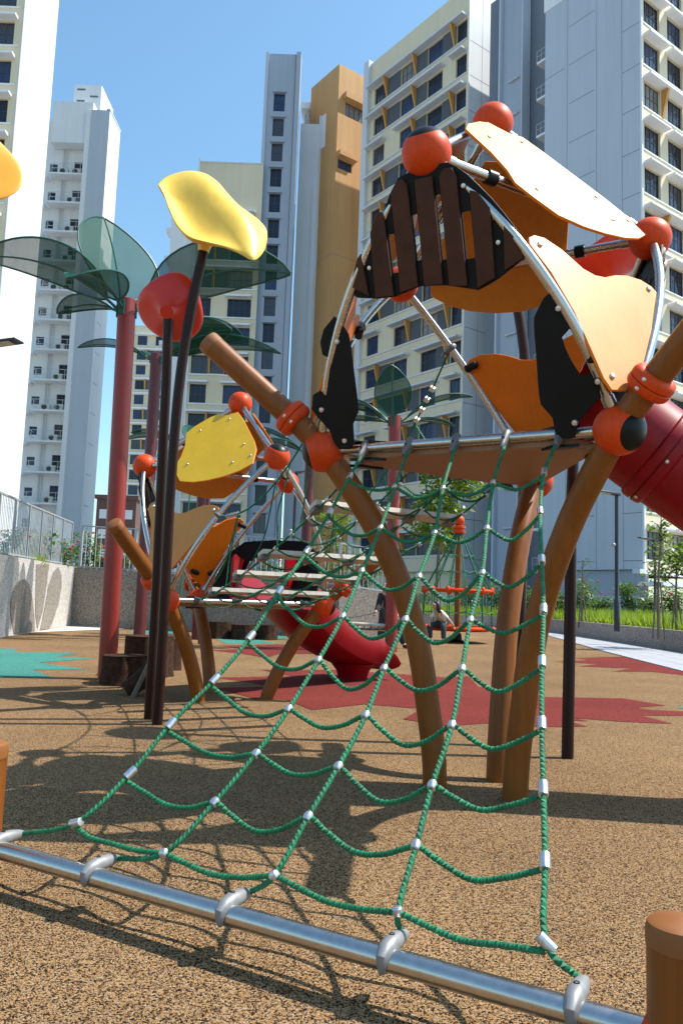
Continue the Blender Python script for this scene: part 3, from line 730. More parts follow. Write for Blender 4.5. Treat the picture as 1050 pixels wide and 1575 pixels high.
ROOF = [(-.46,.40),(-.40,.50),(-.26,.62),(-.16,.665),(-.02,.63),(.10,.665),(.22,.55),(.53,.19),(.61,.07),(.66,-.13),(.54,-.22),(.38,-.285),(.20,-.325),(.03,-.34),(-.15,-.315),(-.27,-.20),(-.345,-.10),(-.335,.03),(-.37,.20)]
ROOFSYM = [(-.66,-.12),(-.48,-.21),(-.25,-.265),(0,-.285),(.25,-.265),(.48,-.21),(.66,-.12),(.62,.05),(.40,.36),(.2,.58),(.12,.66),(-.12,.66),(-.2,.58),(-.40,.36),(-.62,.05)]
BLK_L = [(-.622,.76),(-.55,.655),(-.545,.48),(-.55,.216),(-.593,.151),(-.60,.04),(-.63,.01),(-.70,.01),(-.73,.05),(-.75,.125),(-.82,.21),(-.85,.26),(-.83,.34),(-.78,.36),(-.745,.324),(-.685,.534),(-.73,.56),(-.735,.63),(-.70,.70)]
BLK_R = [(.589,.707),(.55,.68),(.497,.60),(.490,.40),(.492,.165),(.545,.093),(.553,.02),(.59,-.016),(.648,-.014),(.672,.06),(.73,.12),(.785,.175),(.78,.23),(.745,.296),(.70,.285),(.66,.36),(.622,.482),(.663,.518),(.66,.58),(.63,.65)]
def smooth2d(pts, step=.03):
    q = crom([(a,b,0) for a,b in pts+[pts[0]]], step); return [(w.x,w.y) for w in q][:-1]
bolt_b = MB(); bolt_b.lathe((0,0,0),(0,0,1),[(.013,0),(.013,.003),(.010,.008),(.004,.009),(.0,.009)],12); bolt_me = bolt_b.mesh('bolt', M['alu'])
def bolt(parent, p, n, s=1.0):
    o = link('bolt', bolt_me, parent, p); o.rotation_euler = V(n).to_track_quat('Z','Y').to_euler(); o.scale = (s,s,s)

def dome(name, ctr, yaw, z0, label, arches, inverts, roofs):
    t = thing(name, (ctr[0],ctr[1],0), label, 'climbing frame', rz=yaw)
    pol = lambda a, r, z: V((r*math.cos(rad(a)), r*math.sin(rad(a)), z))
    P = dict(A=pol(0,RR,z0), B=pol(120,RR,z0), C=pol(240,RR,z0), U1=pol(60,RR,z0+1.405), U3=pol(180,RR,z0+1.405), U4=pol(300,RR,z0+1.405), T=V((0,0,z0+2.12)))
    cen = V((0,0,z0+.8)); UP = {'A':('U4','U1'),'B':('U1','U3'),'C':('U3','U4')}; AR = {'U1':('A','B'),'U3':('B','C'),'U4':('C','A')}
    def frame(o, l, r, top, off):
        u = (r-l).normalized(); v = top-o; v = v-u*v.dot(u); v.normalize(); n = u.cross(v)
        if n.dot(o-cen) < 0: n = -n
        return (o+n*off, u, v, n)
    dz = z0-1.93
    for k, ang in zip('ABC', (0,120,240)):           # curved posts
        pr = [(r, z+dz) for r, z in PROFILE]
        if dz < 0:
            cut = [q for q in pr if q[1] > .05]; a = pr[pr.index(cut[0])-1]; f = (0.0-a[1])/(cut[0][1]-a[1]); g0 = (a[0]+(cut[0][0]-a[0])*f, 0.0)
            pr = [(g0[0]-.02,-.3), g0]+cut
        pts = crom([pol(ang, r, z) for r, z in pr], .07)
        b = MB(); b.tube(pts, .07, 24); post = b.build('post', M['brown'], t)
        e = pts[-1]; d = (pts[-1]-pts[-4]).normalized()
        b = MB(); b.lathe(e, d, [(.0715,-.05),(.0715,.0),(.068,.012),(.058,.018),(.0,.02)], 24); b.build('end_cap', M['brown_end'], post)
        i = min(range(len(pts)), key=lambda j: (pts[j]-pol(ang,1.145,z0+.165)).length); c = pts[i]; d = (pts[i+1]-pts[i-1]).normalized()
        b = MB()
        for s_ in (-1,1):
            pr_ = [(.071,.0015),(.108,.0015),(.112,.006),(.112,.026),(.107,.040),(.096,.050),(.080,.055),(.071,.055)]
            b.lathe(c, d, [(r_, h_*s_) for r_, h_ in (pr_ if s_ > 0 else pr_[::-1])], 28)
        b.build('collar', M['red'], post)
        side = d.cross(V((0,0,1))).normalized(); fr_ = d.cross(side).normalized()
        for sgn in (-1,1):
            for q in (-.026,.026):
                for w in (-.012,.012): bolt(post, c+d*q+ (side*sgn*.95+fr_*(.32+w*2)).normalized()*.108, side*sgn+fr_*.3, .75)
    for k in P:                                       # ball joints
        b = MB(); big = k in 'ABC'
        out = (P[k]-cen).normalized()
        if k == 'U1': out = (P[k]-cen).normalized()+V((0,0,.9))
        b.sphere(P[k], .128, 32, 20, 0, top=(5 if k in ('A','B','C','U1') else None), zdir=(V((out.x,out.y,-.25)) if big else out))
        b.build('ball_joint', [M['red'], M['blackplastic']], t)
    # arcs and struts
    def arc(a, c, opp):
        pa, pc = P[a], P[c]; ch = pc-pa; mid = (pa+pc)/2
        face = (pc-pa).cross(P[opp]-pa).normalized()
        inp = ch.cross(face).normalized()
        if inp.dot(P[opp]-mid) > 0: inp = -inp
        out = (mid-cen); out = (out-ch*out.dot(ch)/ch.length_squared).normalized()
        nrm = face if face.dot(mid-cen) > 0 else -face
        bul = inp*.80+nrm*.32
        return [pa+ch*(i/24)+bul*(.17*4*(i/24)*(1-i/24)) for i in range(25)]
    ARC = {}
    for u_, (a, c) in AR.items():
        for foot, opp in ((a,c),(c,a)):
            pts = arc(foot, u_, opp); ARC[(foot,u_)] = pts
            b = MB(); b.tube(pts, .027, 14); b.build('arch_tube', M['steel'], t)
            b = MB(); d = (pts[4]-pts[2]).normalized(); b.cyl(pts[2]-d*.02, pts[2]+d*.03, .033, 14); b.build('tube_sleeve', M['steel'], t)
    for a, c in (('U1','U3'),('U3','U4'),('U4','U1'),('T','U1'),('T','U3'),('T','U4')):
        b = MB(); b.cyl(P[a],P[c],.027,14); b.build('roof_tube', M['steel'], t)
        d = (P[c]-P[a]).normalized(); 
        for e, s_ in ((P[a],1),(P[c],-1)): b = MB(); b.cyl(e+d*(s_*.12), e+d*(s_*.17), .033, 14); b.build('tube_sleeve', M['steel'], t)
    # deck
    b = MB()
    for a, c in (('A','B'),('B','C'),('C','A')): 
        b = MB(); b.cyl(P[a],P[c],.028,14); b.build('deck_rail', M['steel'], t)
    tri = []
    for k, a1, a2 in (('A',-1,1),('B',-1,1),('C',-1,1)):
        ang = {'A':0,'B':120,'C':240}[k]
        pA = P[k]; nx = P['ABC'[('ABC'.index(k)+1) % 3]]; pv = P['ABC'[('ABC'.index(k)-1) % 3]]
        inw = (-V((pA.x,pA.y,0)).normalized())*.05
        tri += [pA.lerp(pv,.14)+inw*.8, pA.lerp(nx,.14)+inw*.8]
    fr = (V((0,0,z0-.035)), V((1,0,0)), V((0,1,0)), V((0,0,1)))
    b = MB(); b.prism(fr, [(p.x,p.y) for p in tri], .05, .006, 0, 0, 0); b.build('deck', M['ply'], t)
    for k in 'ABC':
        nx = P['ABC'[('ABC'.index(k)+1) % 3]]
        for f in (.16,.84):
            p = P[k].lerp(nx, f); d = (nx-P[k]).normalized(); inn = V((-p.x,-p.y,0)).normalized()
            for zz in (.034,-.064):
                b = MB(); b.obox(p+inn*.03+V((0,0,zz)), d*.07, inn*.045, (0,0,.008)); b.build('deck_clamp', M['blackplastic'], t)
    # roof panels
    for key, (l, r) in {'14':('U4','U1'),'13':('U1','U3'),'34':('U3','U4')}.items():
        if key not in roofs: continue
        mid = (P[l]+P[r])/2; fr = frame(mid, P[l], P[r], P['T'], .05)
        shape = ROOF if roofs[key] == 'cut' else (ROOFSYM if roofs[key] == 'sym' else [(-a, c) for a, c in ROOF])
        b = MB(); b.prism(fr, shape, .016, .003, 0, 1, 2); pn = b.build('roof_panel', [M['yellow'], M['orange'], M['amber']], t, angle=25)
        for (a, c) in ((-.28,.42),(.04,.56),(.42,.15),(-.18,-.08),(.40,-.10),(.58,-.02)): bolt(pn, fr[0]+fr[1]*a+fr[2]*c+fr[3]*.009, fr[3])
        for a in (-.5,.45):
            p = P[l].lerp(P[r], .5+a*.5); b = MB(); b.cyl(p-fr[1]*.03, p+fr[1]*.03, .04, 12); b.build('panel_clamp', M['blackplastic'], t)
    # inverted side panels
    for k in inverts:
        l, r = UP[k]; mid = (P[l]+P[r])/2; fr = frame(P[k], P[l], P[r], mid, .14)
        b = MB(); b.prism(fr, PEACH, .016, .003, 0, 1, 1); pn = b.build('side_panel', [M['peach'], M['orange']], t, angle=25)
        for (a, c) in ((-.38,.92),(.40,.86),(-.14,.19),(.0,.22)): bolt(pn, fr[0]+fr[1]*a+fr[2]*c+fr[3]*.009, fr[3], 1.2)
        for (a, c, dx) in ((-.42,.90,1),(.42,.84,-1),(.05,.30,1),(-.16,.30,-1)):
            p = fr[0]+fr[1]*a+fr[2]*c-fr[3]*.035; b = MB(); e = (fr[1]*.9*dx+fr[2]*.3).normalized()
            b.tube([p-e*.05, p-e*.04, p+e*.04, p+e*.05], [.018,.028,.028,.018], 12); b.build('panel_clamp', M['blackplastic'], t)
    # arch panels
    for u_, kinds in arches.items():
        a, c = AR[u_]; mid = (P[a]+P[c])/2; fr = frame(mid, P[a], P[c], P[u_], 0)
        def off(d): return (fr[0]+fr[3]*d, fr[1], fr[2], fr[3])
        if 'gable' in kinds:
            b = MB(); F_ = off(.05)
            # backing board cut into bands so that the slots stay open
            xs = sorted({-.52,.505} | {x for s_ in SLOTS for x in s_[:2]})
            def yr(x):
                ys = []
                n = len(BOARD)
                for i in range(n):
                    (x0,y0),(x1,y1) = BOARD[i], BOARD[(i+1) % n]
                    if (x0-x)*(x1-x) <= 0 and x0 != x1: ys.append(y0+(y1-y0)*(x-x0)/(x1-x0))
                return min(ys), max(ys)
            for x0, x1 in zip(xs, xs[1:]):
                sl_ = [s_ for s_ in SLOTS if abs(s_[0]-x0) < 1e-6 and abs(s_[1]-x1) < 1e-6]
                n = max(1,int((x1-x0)/.05)); X = [x0+(x1-x0)*i/n for i in range(n+1)]
                e = 1e-4; lo_ = [(x, yr(min(max(x,-.519),.504))[0]) for x in X]; hi_ = [(x, yr(min(max(x,-.519),.504))[1]) for x in X]
                if sl_:
                    s_ = sl_[0]; b.prism(F_, lo_+[(x, s_[2]) for x in X[::-1]], .014, .001, 0,0,0); b.prism(F_, [(x, s_[3]) for x in X]+hi_[::-1], .014, .001, 0,0,0)
                else: b.prism(F_, lo_+hi_[::-1], .014, .001, 0,0,0)
            bd = b.build('gable_board', M['blackpanel'], t)
            for s_ in SLATS:
                b = MB(); b.prism(off(.0675), s_, .020, .003, 0,0,0); b.build('slat', M['slat'], bd)
            for q in ((-.30,1.19),(-.37,.98),(.20,1.28),(.35,.98),(.345,1.10)): bolt(bd, fr[0]+fr[1]*q[0]+fr[2]*q[1]+fr[3]*.058, fr[3], 1.1)
        for nm, shp, bl in (('left',BLK_L,-1),('right',BLK_R,1)):
            if nm in kinds:
                b = MB(); b.prism(off(.060), smooth2d(shp,.05), .016, .003, 0,0,0); pn = b.build('grip_panel', M['blackpanel'], t)
                for q in ((.62,.62),(.78,.25),(.655,.06)): bolt(pn, fr[0]+fr[1]*(q[0]*bl)+fr[2]*q[1]+fr[3]*.069, fr[3], 1.3)
        if 'gate' in kinds:                            # black slide surround with a round-topped hole
            hole = [(.30,.03),(.33,.3),(.28,.5),(.15,.58)]; outer = [(.72,.03),(.70,.3),(.60,.6),(.42,.74),(0,.76)]
            b = MB(); rim_o = [(x,y) for x,y in outer]+[(-x,y) for x,y in outer[-2::-1]]; rim_i = [(x,y) for x,y in hole]+[(-x,y) for x,y in hole[::-1]]
            b.prism(off(.03), rim_o+rim_i[::-1], .016, .002, 0,0,0); b.build('slide_surround', M['blackpanel'], t)
    W = Matrix.Translation((ctr[0],ctr[1],0)) @ Matrix.Rotation(yaw, 4, 'Z')
    return t, {k: W @ p for k, p in P.items()}, {k: [W @ q for q in v] for k, v in ARC.items()}
M['slat'] = mat('brown_slat', (.058,.020,.011), .5, 0, .25, 9, bump=.08, bscale=60, spec=.18)

d1, PA, AA = dome('climbing_dome', (.86,4.70), math.pi, 1.93, 'large orange and yellow climbing dome on curved brown posts above the green net',
    {'U1':('gable','left','right'),'U3':('gable','gate')}, 'ABC', {'13':'cut','34':'cut','14':'cut'})
d2, PB, AB = dome('climbing_dome', (-1.13,8.406), rad(240), .99, 'smaller lower climbing dome with yellow roof at the far end of the rope bridge',
    {'U4':('gable',),'U3':('gate',)}, 'AC', {'14':'cut','34':'cut','13':'cut'})

# ------------------------------------------------------------------ ropes
def rope(b, pts, r=.0088, step=.010, lob=True):
    b.tube(crom(pts, step), r, 9 if lob else 6, True, 0, twist=(-2*math.pi/.055 if lob else 0), lobe=(.16 if lob else 0), lobes=3)
def clamp_mesh():
    """cast bracket: sits over a pipe lying along x, nose points to +y"""
    b = MB()
    n0 = len(b.v)
    b.lathe((0,0,0),(0,1,0),[(.0,-.048),(.022,-.046),(.040,-.034),(.047,-.010),(.045,.012),(.036,.045),(.027,.085),(.021,.112),(.013,.120),(.0,.120)],20)
    for v_ in b.v[n0:]: v_.x *= .62
    for s_ in (-1,1): b.lathe((0,.052,.034*s_),(0,.3,s_),[(.008,-.01),(.008,.002),(.005,.002),(.005,-.004),(0,-.004)],10,1)
    return b.mesh('rope_clamp', [M['steel_dull'], M['blackplastic']])
CL = clamp_mesh()
def place_clamp(parent, p, pipe, nose, off, s=1.0, pale=False):
    x = V(pipe).normalized(); y = V(nose); pale_ = pale; y = (y-x*y.dot(x)).normalized(); z = x.cross(y)
    if z.z < 0: x = -x; z = -z
    o = link('rope_clamp', CL if not pale else CLP, parent); mm = Matrix((x,y,z)).transposed().to_4x4(); mm = mm @ Matrix.Scale(s,4); mm.translation = V(p)-off; o.matrix_local = mm
    return o
b = MB()
b.tube([(0,-.034,-.022),(0,-.038,-.004),(0,-.031,.019),(0,-.010,.031),(0,.025,.032),(0,.065,.027),(0,.100,.021),(0,.120,.017),(0,.126,.016)], [.008,.014,.020,.024,.026,.024,.019,.013,.008], 16)
b.lathe((-.014,0,0),(1,0,0),[(.031,0),(.034,.003),(.034,.025),(.031,.028)],18)
b.sphere((0,.02,-.030),.018,12,8,0,(1,1.6,.8))
b.lathe((0,.030,.050),(0,.15,1),[(.008,-.02),(.008,.0085),(.006,.0085),(.006,.003),(0,.003)],10,1)
CLP = b.mesh('rope_clamp', [M['steel_dull'], M['blackplastic']]); CLP.materials[0] = mat('cast_pale_grey', (.24,.24,.245), .5, .3, .1, 30)
# big scramble net
NET = {5:[(.04,4.35,1.73),(-.06,4.10,1.50),(-.16,3.86,1.28),(-.27,3.65,1.08),(-.37,3.46,.88),(-.49,3.30,.71),(-.63,3.16,.55),(-.74,3.02,.39),(-.89,2.90,.24)],
4:[(.27,4.08,1.64),(.19,3.82,1.40),(.10,3.57,1.18),(.02,3.36,.98),(-.07,3.19,.81),(-.17,3.02,.64),(-.27,2.89,.50),(-.39,2.77,.36),(-.53,2.67,.22)],
3:[(.50,3.93,1.62),(.43,3.64,1.37),(.34,3.41,1.16),(.27,3.21,.98),(.18,3.03,.80),(.11,2.86,.65),(.02,2.72,.50),(-.07,2.59,.37),(-.16,2.47,.23)],
2:[(.73,3.82,1.64),(.65,3.54,1.39),(.59,3.30,1.18),(.51,3.09,.99),(.45,2.89,.82),(.39,2.70,.65),(.31,2.54,.49),(.25,2.40,.35),(.19,2.25,.22)],
1:[(.96,3.76,1.69),(.88,3.51,1.47),(.82,3.24,1.24),(.77,3.01,1.04),(.71,2.79,.86),(.66,2.59,.68),(.62,2.41,.52),(.58,2.23,.37),(.54,2.06,.23)]}
pipeL = atz(-12, 1304, .13); pipeR = atz(985, 1585, .13); pd = (pipeR-pipeL).normalized()
ND = V((0,0,0)); net = thing('climbing_net', (0,2.6,0), 'big green rope scramble net in the foreground, from dome deck to steel bar', 'rope net'); NO = V((0,2.6,0))
edge = (PA['B']-PA['A']).normalized()
clx = {5:(30,1296),4:(168,1338),3:(366,1397),2:(607,1466),1:(887,1548)}
for k, nd in NET.items():
    f = {5:.17,4:.335,3:.50,2:.665,1:.83}[k]
    top = PA['A']+edge*((PA['B']-PA['A']).length*f); outn = V((edge.y,-edge.x,0))
    if outn.y > 0: outn = -outn
    nose = (V(nd[0])-top).normalized()
    c_ = atz(*clx[k], .13); c_ = pipeL+pd*((c_-pipeL).dot(pd)); nb = (V(nd[-1])-c_).normalized()
    nb2 = (nb-pd*nb.dot(pd)).normalized(); bot = c_+V((-pd.y,pd.x,.12)).normalized()*.10+V((0,0,.016))
    place_clamp(net, top, edge, nose, NO, .95); place_clamp(net, c_, pd, V((-pd.y,pd.x,.12))if pd.x>0 else V((pd.y,-pd.x,.12)), NO, .92, True)
    b = MB(); rope(b, [top+nose*.09]+[V(p) for p in nd]+[bot]); b.build('net_rope', M['rope'], net, NO)
    for i, p in enumerate(nd):
        p = V(p); nx = V(nd[i+1]) if i < 8 else bot; d = (nx-p).normalized(); b = MB()
        if k in (1,5): b.lathe(p, d, [(.012,-.024),(.0148,-.023),(.0148,.023),(.012,.024)], 14)
        else: b.lathe(p, d, [(.008,-.016),(.0135,-.012),(.0162,0),(.0135,.012),(.008,.016)], 14)
        b.build('sleeve', M['alu'], net, NO)
rs = random.Random(3)
for i in range(9):
    row = [V(NET[k][i]) for k in (5,4,3,2,1)]
    sag = [.055,.075,.085,.085,.08,.075,.07,.06,.03][i]
    pts = [row[0]+V((0,0,-.014)) + (row[0]-V(NET[5][min(i+1,8)])).normalized()*-.02]
    for j in range(4):
        a, c = row[j], row[j+1]; sg = sag*rs.uniform(.7,1.25)
        pts += [a.lerp(c,.18)+V((0,0,-sg*.45 - (.02 if j == 0 else 0))), a.lerp(c,.45)+V((0,0,-sg)), a.lerp(c,.72)+V((0,0,-sg*.75)), c-V((0,0,.003))]
    pts[-1] = row[4]+V((-.004,0,-.02))
    b = MB(); rope(b, pts); b.build('cross_rope', M['rope'], net, NO)
# steel anchor bar with two stub posts
ab = thing('anchor_bar', (pipeL.x,pipeL.y,0), 'long steel tube bar near the ground between two brown stub posts', 'anchor bar'); AO = V((pipeL.x,pipeL.y,0))
b = MB(); b.cyl(pipeL-pd*.12, pipeR+pd*.05, .031, 24); b.build('bar', M['steel'], ab, AO)
for p, h, dx in ((pipeL-pd*.066, .47, 0),(pipeR+pd*.082, .36, 0)):
    b = MB(); b.tube([(p.x,p.y,-.2),(p.x,p.y,h)], .07, 28); po = b.build('stub_post', M['brown'], ab, AO)
    b = MB(); b.lathe((p.x,p.y,h),(0,0,1),[(.072,-.035),(.072,-.004),(.068,.012),(.055,.02),(0,.024)],28); b.build('end_cap', M['brown_end'], po, AO)
    b = MB(); b.sphere((p.x,p.y,.12),.09,24,14,0,(1,1,.85)); b.build('ball_joint', M['red'], ab, AO)

# rope bridge between the two domes
br = thing('rope_bridge', (-.2,6.5,0), 'sagging green rope bridge with pale planks joining the two domes', 'rope bridge'); BO = V((-.2,6.5,0))
a0, a1 = PA['A'], PA['C']; b0, b1 = PB['A'], PB['B']
def sagz(t): return -.16*4*t*(1-t)*.6
def bp(f, t):
    p = a0.lerp(a1,f).lerp(b0.lerp(b1,f), t); return p+V((0,0,sagz(t)-.03))
fs = (.17,.40,.62,.84)
planks = (.20,.48,.65,.84)
for f in fs:
    e = (a1-a0).normalized(); top = a0.lerp(a1,f); nose = bp(f,.15)-top; place_clamp(br, top, e, nose, BO, .95)
    e = (b1-b0).normalized(); bt = b0.lerp(b1,f); place_clamp(br, bt, e, bp(f,.85)-bt, BO, .95)
    b = MB(); rope(b, [top+nose.normalized()*.09]+[bp(f,t) for t in (.15,.3,.45,.6,.75,.88)]+[bt+(bp(f,.85)-bt).normalized()*.09], step=.016); b.build('bridge_rope', M['rope'], br, BO)
for i in range(11):
    t = .06+i*.088; pts = []
    for j in range(3):
        a, c = bp(fs[j],t), bp(fs[j+1],t); pts += [a, a.lerp(c,.3)+V((0,0,-.05)), a.lerp(c,.65)+V((0,0,-.055))]
    pts.append(bp(fs[3],t)); b = MB(); rope(b, pts, step=.016); b.build('cross_rope', M['rope'], br, BO)
    for f in fs:
        d = (bp(f,t+.02)-bp(f,t)).normalized(); b = MB(); b.lathe(bp(f,t), d, [(.010,-.018),(.016,-.012),(.016,.012),(.010,.018)], 10); b.build('sleeve', M['alu'], br, BO)
for t in planks:
    a, c = bp(.17,t), bp(.84,t); mid = (a+c)/2+V((0,0,.035)); e = (c-a).normalized(); w = (bp(.5,t+.02)-bp(.5,t)).normalized()
    b = MB(); b.obox(mid, e*.60, w*.055, e.cross(w).normalized()*.018); pk = b.build('plank', M['plank'], br, BO)
    for f in fs:
        q = bp(f,t); b = MB(); b.obox(q+V((0,0,.002)), e*.035, w*.04, (0,0,.016)); b.build('plank_bracket', M['steel_dull'], pk, BO)
# hand ropes with hangers
def handrail(pa, pb, f, sag):
    pts = [pa.lerp(pb,t)+V((0,0,-sag*4*t*(1-t))) for t in [i/10 for i in range(11)]]
    b = MB(); rope(b, pts, step=.016); b.build('hand_rope', M['rope'], br, BO)
    for q, side in ((1,1),(9,1)):
        pass
    for t0 in (.1,.13,.16,.19,.81,.84,.87,.9):
        i = t0*10; k = int(i); p = pts[k].lerp(pts[min(k+1,10)], i-k); d = (pts[min(k+1,10)]-pts[k]).normalized()
        b = MB(); b.obox(p, d*.018, d.orthogonal().normalized()*.017, d.cross(d.orthogonal().normalized())*.017); b.build('rope_block', M['alu'], br, BO)
    for t0, t1 in ((.2,.06),(.2,.28),(.4,.4),(.55,.6),(.8,.74),(.8,.94)):
        p = pts[int(t0*10)]; q = bp(f, t1); ln = p.lerp(q,.5)+V((0,0,-.06))+ (q-p).cross(V((0,0,1))).normalized()*.05
        b = MB(); rope(b, [p, p.lerp(ln,.5)+V((0,0,-.02)), ln, ln.lerp(q,.5)+V((0,0,-.02)), q], step=.018); b.build('hanger_rope', M['rope'], br, BO)
def arcpt(A_, foot, u_, f): pts = A_[(foot,u_)]; return pts[int(f*24)], (pts[int(f*24)+1]-pts[int(f*24)]).normalized()
pC, dC = arcpt(AA,'C','U4',.70); pA_, dA = arcpt(AA,'A','U4',.70); qA, eA = arcpt(AB,'A','U1',.55); qB, eB = arcpt(AB,'B','U1',.55)
handrail(pC, qB, .84, .38); handrail(pA_, qA, .17, .38)
for p, d, o_ in ((pC,dC,qB),(pA_,dA,qA),(qA,eA,pA_),(qB,eB,pC)): place_clamp(br, p, d, o_-p, BO, .9)

# ------------------------------------------------------------------ slides
def ring_slide(path, r):
    return crom(path, .10)
ts = thing('tube_slide', (2.2,4.6,0), 'dark red plastic tube slide leaving the large dome to the right', 'slide'); TO = V((2.2,4.6,0))
path = [(1.38,4.70,2.31),(1.55,4.70,2.23),(1.80,4.68,2.03),(2.10,4.62,1.80),(2.55,4.50,1.45),(3.0,4.40,1.05),(3.4,4.34,.72),(3.8,4.3,.50),(4.2,4.28,.44)]
pts = crom(path, .06)
b = MB(); b.tube(pts, .285, 32, False); b.tube(pts, .27, 32, False); b.build('tube', M['slide_red'], ts, TO)
for k in (10, 28, 46):
    if k < len(pts)-1:
        d = (pts[k+1]-pts[k-1]).normalized(); b = MB(); b.lathe(pts[k], d, [(.284,-.07),(.300,-.058),(.306,-.035),(.306,-.006),(.292,-.003),(.292,.003),(.306,.006),(.306,.035),(.300,.058),(.284,.07)], 36); fl = b.build('flange', M['slide_red'], ts, TO)
        if 1:
            x = d.orthogonal().normalized(); y_ = d.cross(x)
            for j in range(6):
                a = 2*math.pi*j/6+.5; rr_ = (x*math.cos(a)+y_*math.sin(a)); bolt(fl, pts[k]+rr_*.305+d*.02-TO, rr_, 1.0)
b = MB(); b.cyl((3.4,4.34,-.1),(3.4,4.34,.42),.05,16); b.build('slide_leg', M['brown'], ts, TO)
# open red slide on the smaller dome
os_ = thing('open_slide', (-.2,10.2,0), 'red open trough slide running down behind the smaller dome', 'slide'); OO = V((-.2,10.2,0))
sd = V((.5,.866,0)); sn = V((.866,-.5,0)); so_ = V((-.90,8.83,0))
prof = [(.02,1.02),(.30,1.0),(.55,.90),(.9,.70),(1.3,.50),(1.7,.36),(2.0,.28),(2.3,.25),(2.50,.22),(2.58,.15)]
pp = crom([so_+sd*s_+V((0,0,z)) for s_, z in prof], .08); sec = [(-.36,.24),(-.345,.27),(-.31,.27),(-.27,.20),(-.22,.05),(-.12,0),(.12,0),(.22,.05),(.27,.20),(.31,.27),(.345,.27),(.36,.24),(.345,.10),(.30,.0),(.15,-.05),(-.15,-.05),(-.30,.0),(-.345,.10)]
b = MB(); n0 = len(sec)
for i, p in enumerate(pp):
    t_ = (pp[min(i+1,len(pp)-1)]-pp[max(i-1,0)]).normalized(); up = sn.cross(t_); up = up if up.z > 0 else -up
    fade = 1.0 if i < len(pp)-4 else (.75,.55,.42,.35)[i-(len(pp)-4)]
    for x, h in sec: b.v.append(p+sn*x*(1.12+.38*max(0,(i/len(pp)-.70))/.3)+up*h*fade*1.15)
for i in range(len(pp)-1):
    for k in range(n0): a = i*n0+k; c = i*n0+(k+1) % n0; b.face((a,c,c+n0,a+n0))
b.face(range(n0)); b.face([(len(pp)-1)*n0+k for k in range(n0)][::-1]); b.build('trough', M['slide_red'], os_, OO)
for s_ in (-1,1):
    b = MB(); hood = [(0,0),(.62,-.12),(.66,.02),(.55,.22),(.30,.42),(.10,.50),(0,.48)]
    fr = (so_+sn*(s_*.36)+V((0,0,1.0)), sd, V((0,0,1)), sn); b.prism(fr, smooth2d(hood,.05), .045, .012, 0,0,0); b.build('entry_side', M['slide_red'], os_, OO)
b = MB(); e = so_+sd*2.25; b.tube([e+V((0,0,-.1)), e+V((0,0,.02)), e+V((0,0,.12)), e+V((0,0,.22))],[.19,.19,.22,.30],20); b.build('slide_foot', M['slide_red'], os_, OO)

# ------------------------------------------------------------------ flower poles
def flower_pole(name, px, y0, y1, r, label, headfn, hm, cat='flower pole'):
    base = px[0]; pts = []
    n = len(px)
    for i, (x, yv) in enumerate(px): pts.append(aty(x, yv, y0+(y1-y0)*i/(n-1)))
    pts[0] = V((pts[0].x, pts[0].y, 0)); off = pts[0].copy()
    t = thing(name, off, label, cat)
    full = [pts[0]-V((0,0,.2))]+pts
    b = MB(); b.tube(crom(full, .08), .042, 18); b.build('pole', M['pole_brown'], t, off)
    b = MB(); headfn(b, pts[-1], (pts[-1]-pts[-2]).normalized()); b.build('flower_head', hm, t, off, 60)
    return t
def petal_disc(R_, nrm, wav=.13, th=.045, ax=1.0, lob=2, ph=0.0, rot=0.0):
    nrm = V(nrm).normalized()
    def fn(b, top, d):
        q = nrm.to_track_quat('Z','Y') @ Matrix.Rotation(rot,3,'Z').to_quaternion()
        rings, seg = 12, 56; b0 = len(b.v)
        def S(f, a, side):
            rr_ = R_*f*(1+.07*math.cos(3*a+ph)); z = wav*f*f*math.cos(lob*a+ph)+.05*f*f
            tt = th/2*math.sqrt(max(0,1-f**6))
            return top + q @ V((rr_*math.cos(a)*ax, rr_*math.sin(a), z+side*tt+.03))
        for side in (1,-1):
            s0 = len(b.v); b.v.append(S(0,0,side))
            for i in range(1, rings+1):
                f = math.sin(math.pi/2*i/rings)
                for k in range(seg): b.v.append(S(f, 2*math.pi*k/seg, side))
            for k in range(seg):
                a, c = s0+1+k, s0+1+(k+1) % seg; b.face((s0,a,c) if side > 0 else (s0,c,a))
            for i in range(rings-1):
                for k in range(seg):
                    a = s0+1+i*seg+k; c = s0+1+i*seg+(k+1) % seg
                    b.face((a,a+seg,c+seg,c) if side > 0 else (a,c,c+seg,a+seg))
        b.lathe(top-q@V((0,0,.12)), q@V((0,0,1)), [(.045,0),(.055,.03),(.075,.12),(.0,.14)], 20)
    return fn
def bell(R_, nrm, depth=.30, ph=0.0):
    nrm = V(nrm).normalized()
    def fn(b, top, d):
        q = nrm.to_track_quat('Z','Y'); seg = 56
        prof = [(.055,-.02),(.062,.0),(.07,.02),(.09,.05),(.14,.10),(.21,.15),(.255,.19),(.275,.22),(.28,.245),(.27,.255),(.25,.24),(.2,.19),(.12,.13),(.05,.1),(.0,.1)]
        s0 = len(b.v)
        for r_, h in prof:
            f = (r_/.28)**2
            for k in range(seg):
                a = 2*math.pi*k/seg; rr_ = r_/.28*R_*(1+.06*f*math.cos(3*a+ph)); z = h/.25*depth+.035*f*math.cos(3*a+ph+.6)-.05
                b.v.append(top+q@V((rr_*math.cos(a), rr_*math.sin(a), z)))
        for i in range(len(prof)-1):
            for k in range(seg): a = s0+i*seg+k; c = s0+i*seg+(k+1) % seg; b.face((a,c,c+seg,a+seg))
        b.face([s0+k for k in range(seg)][::-1])
    return fn
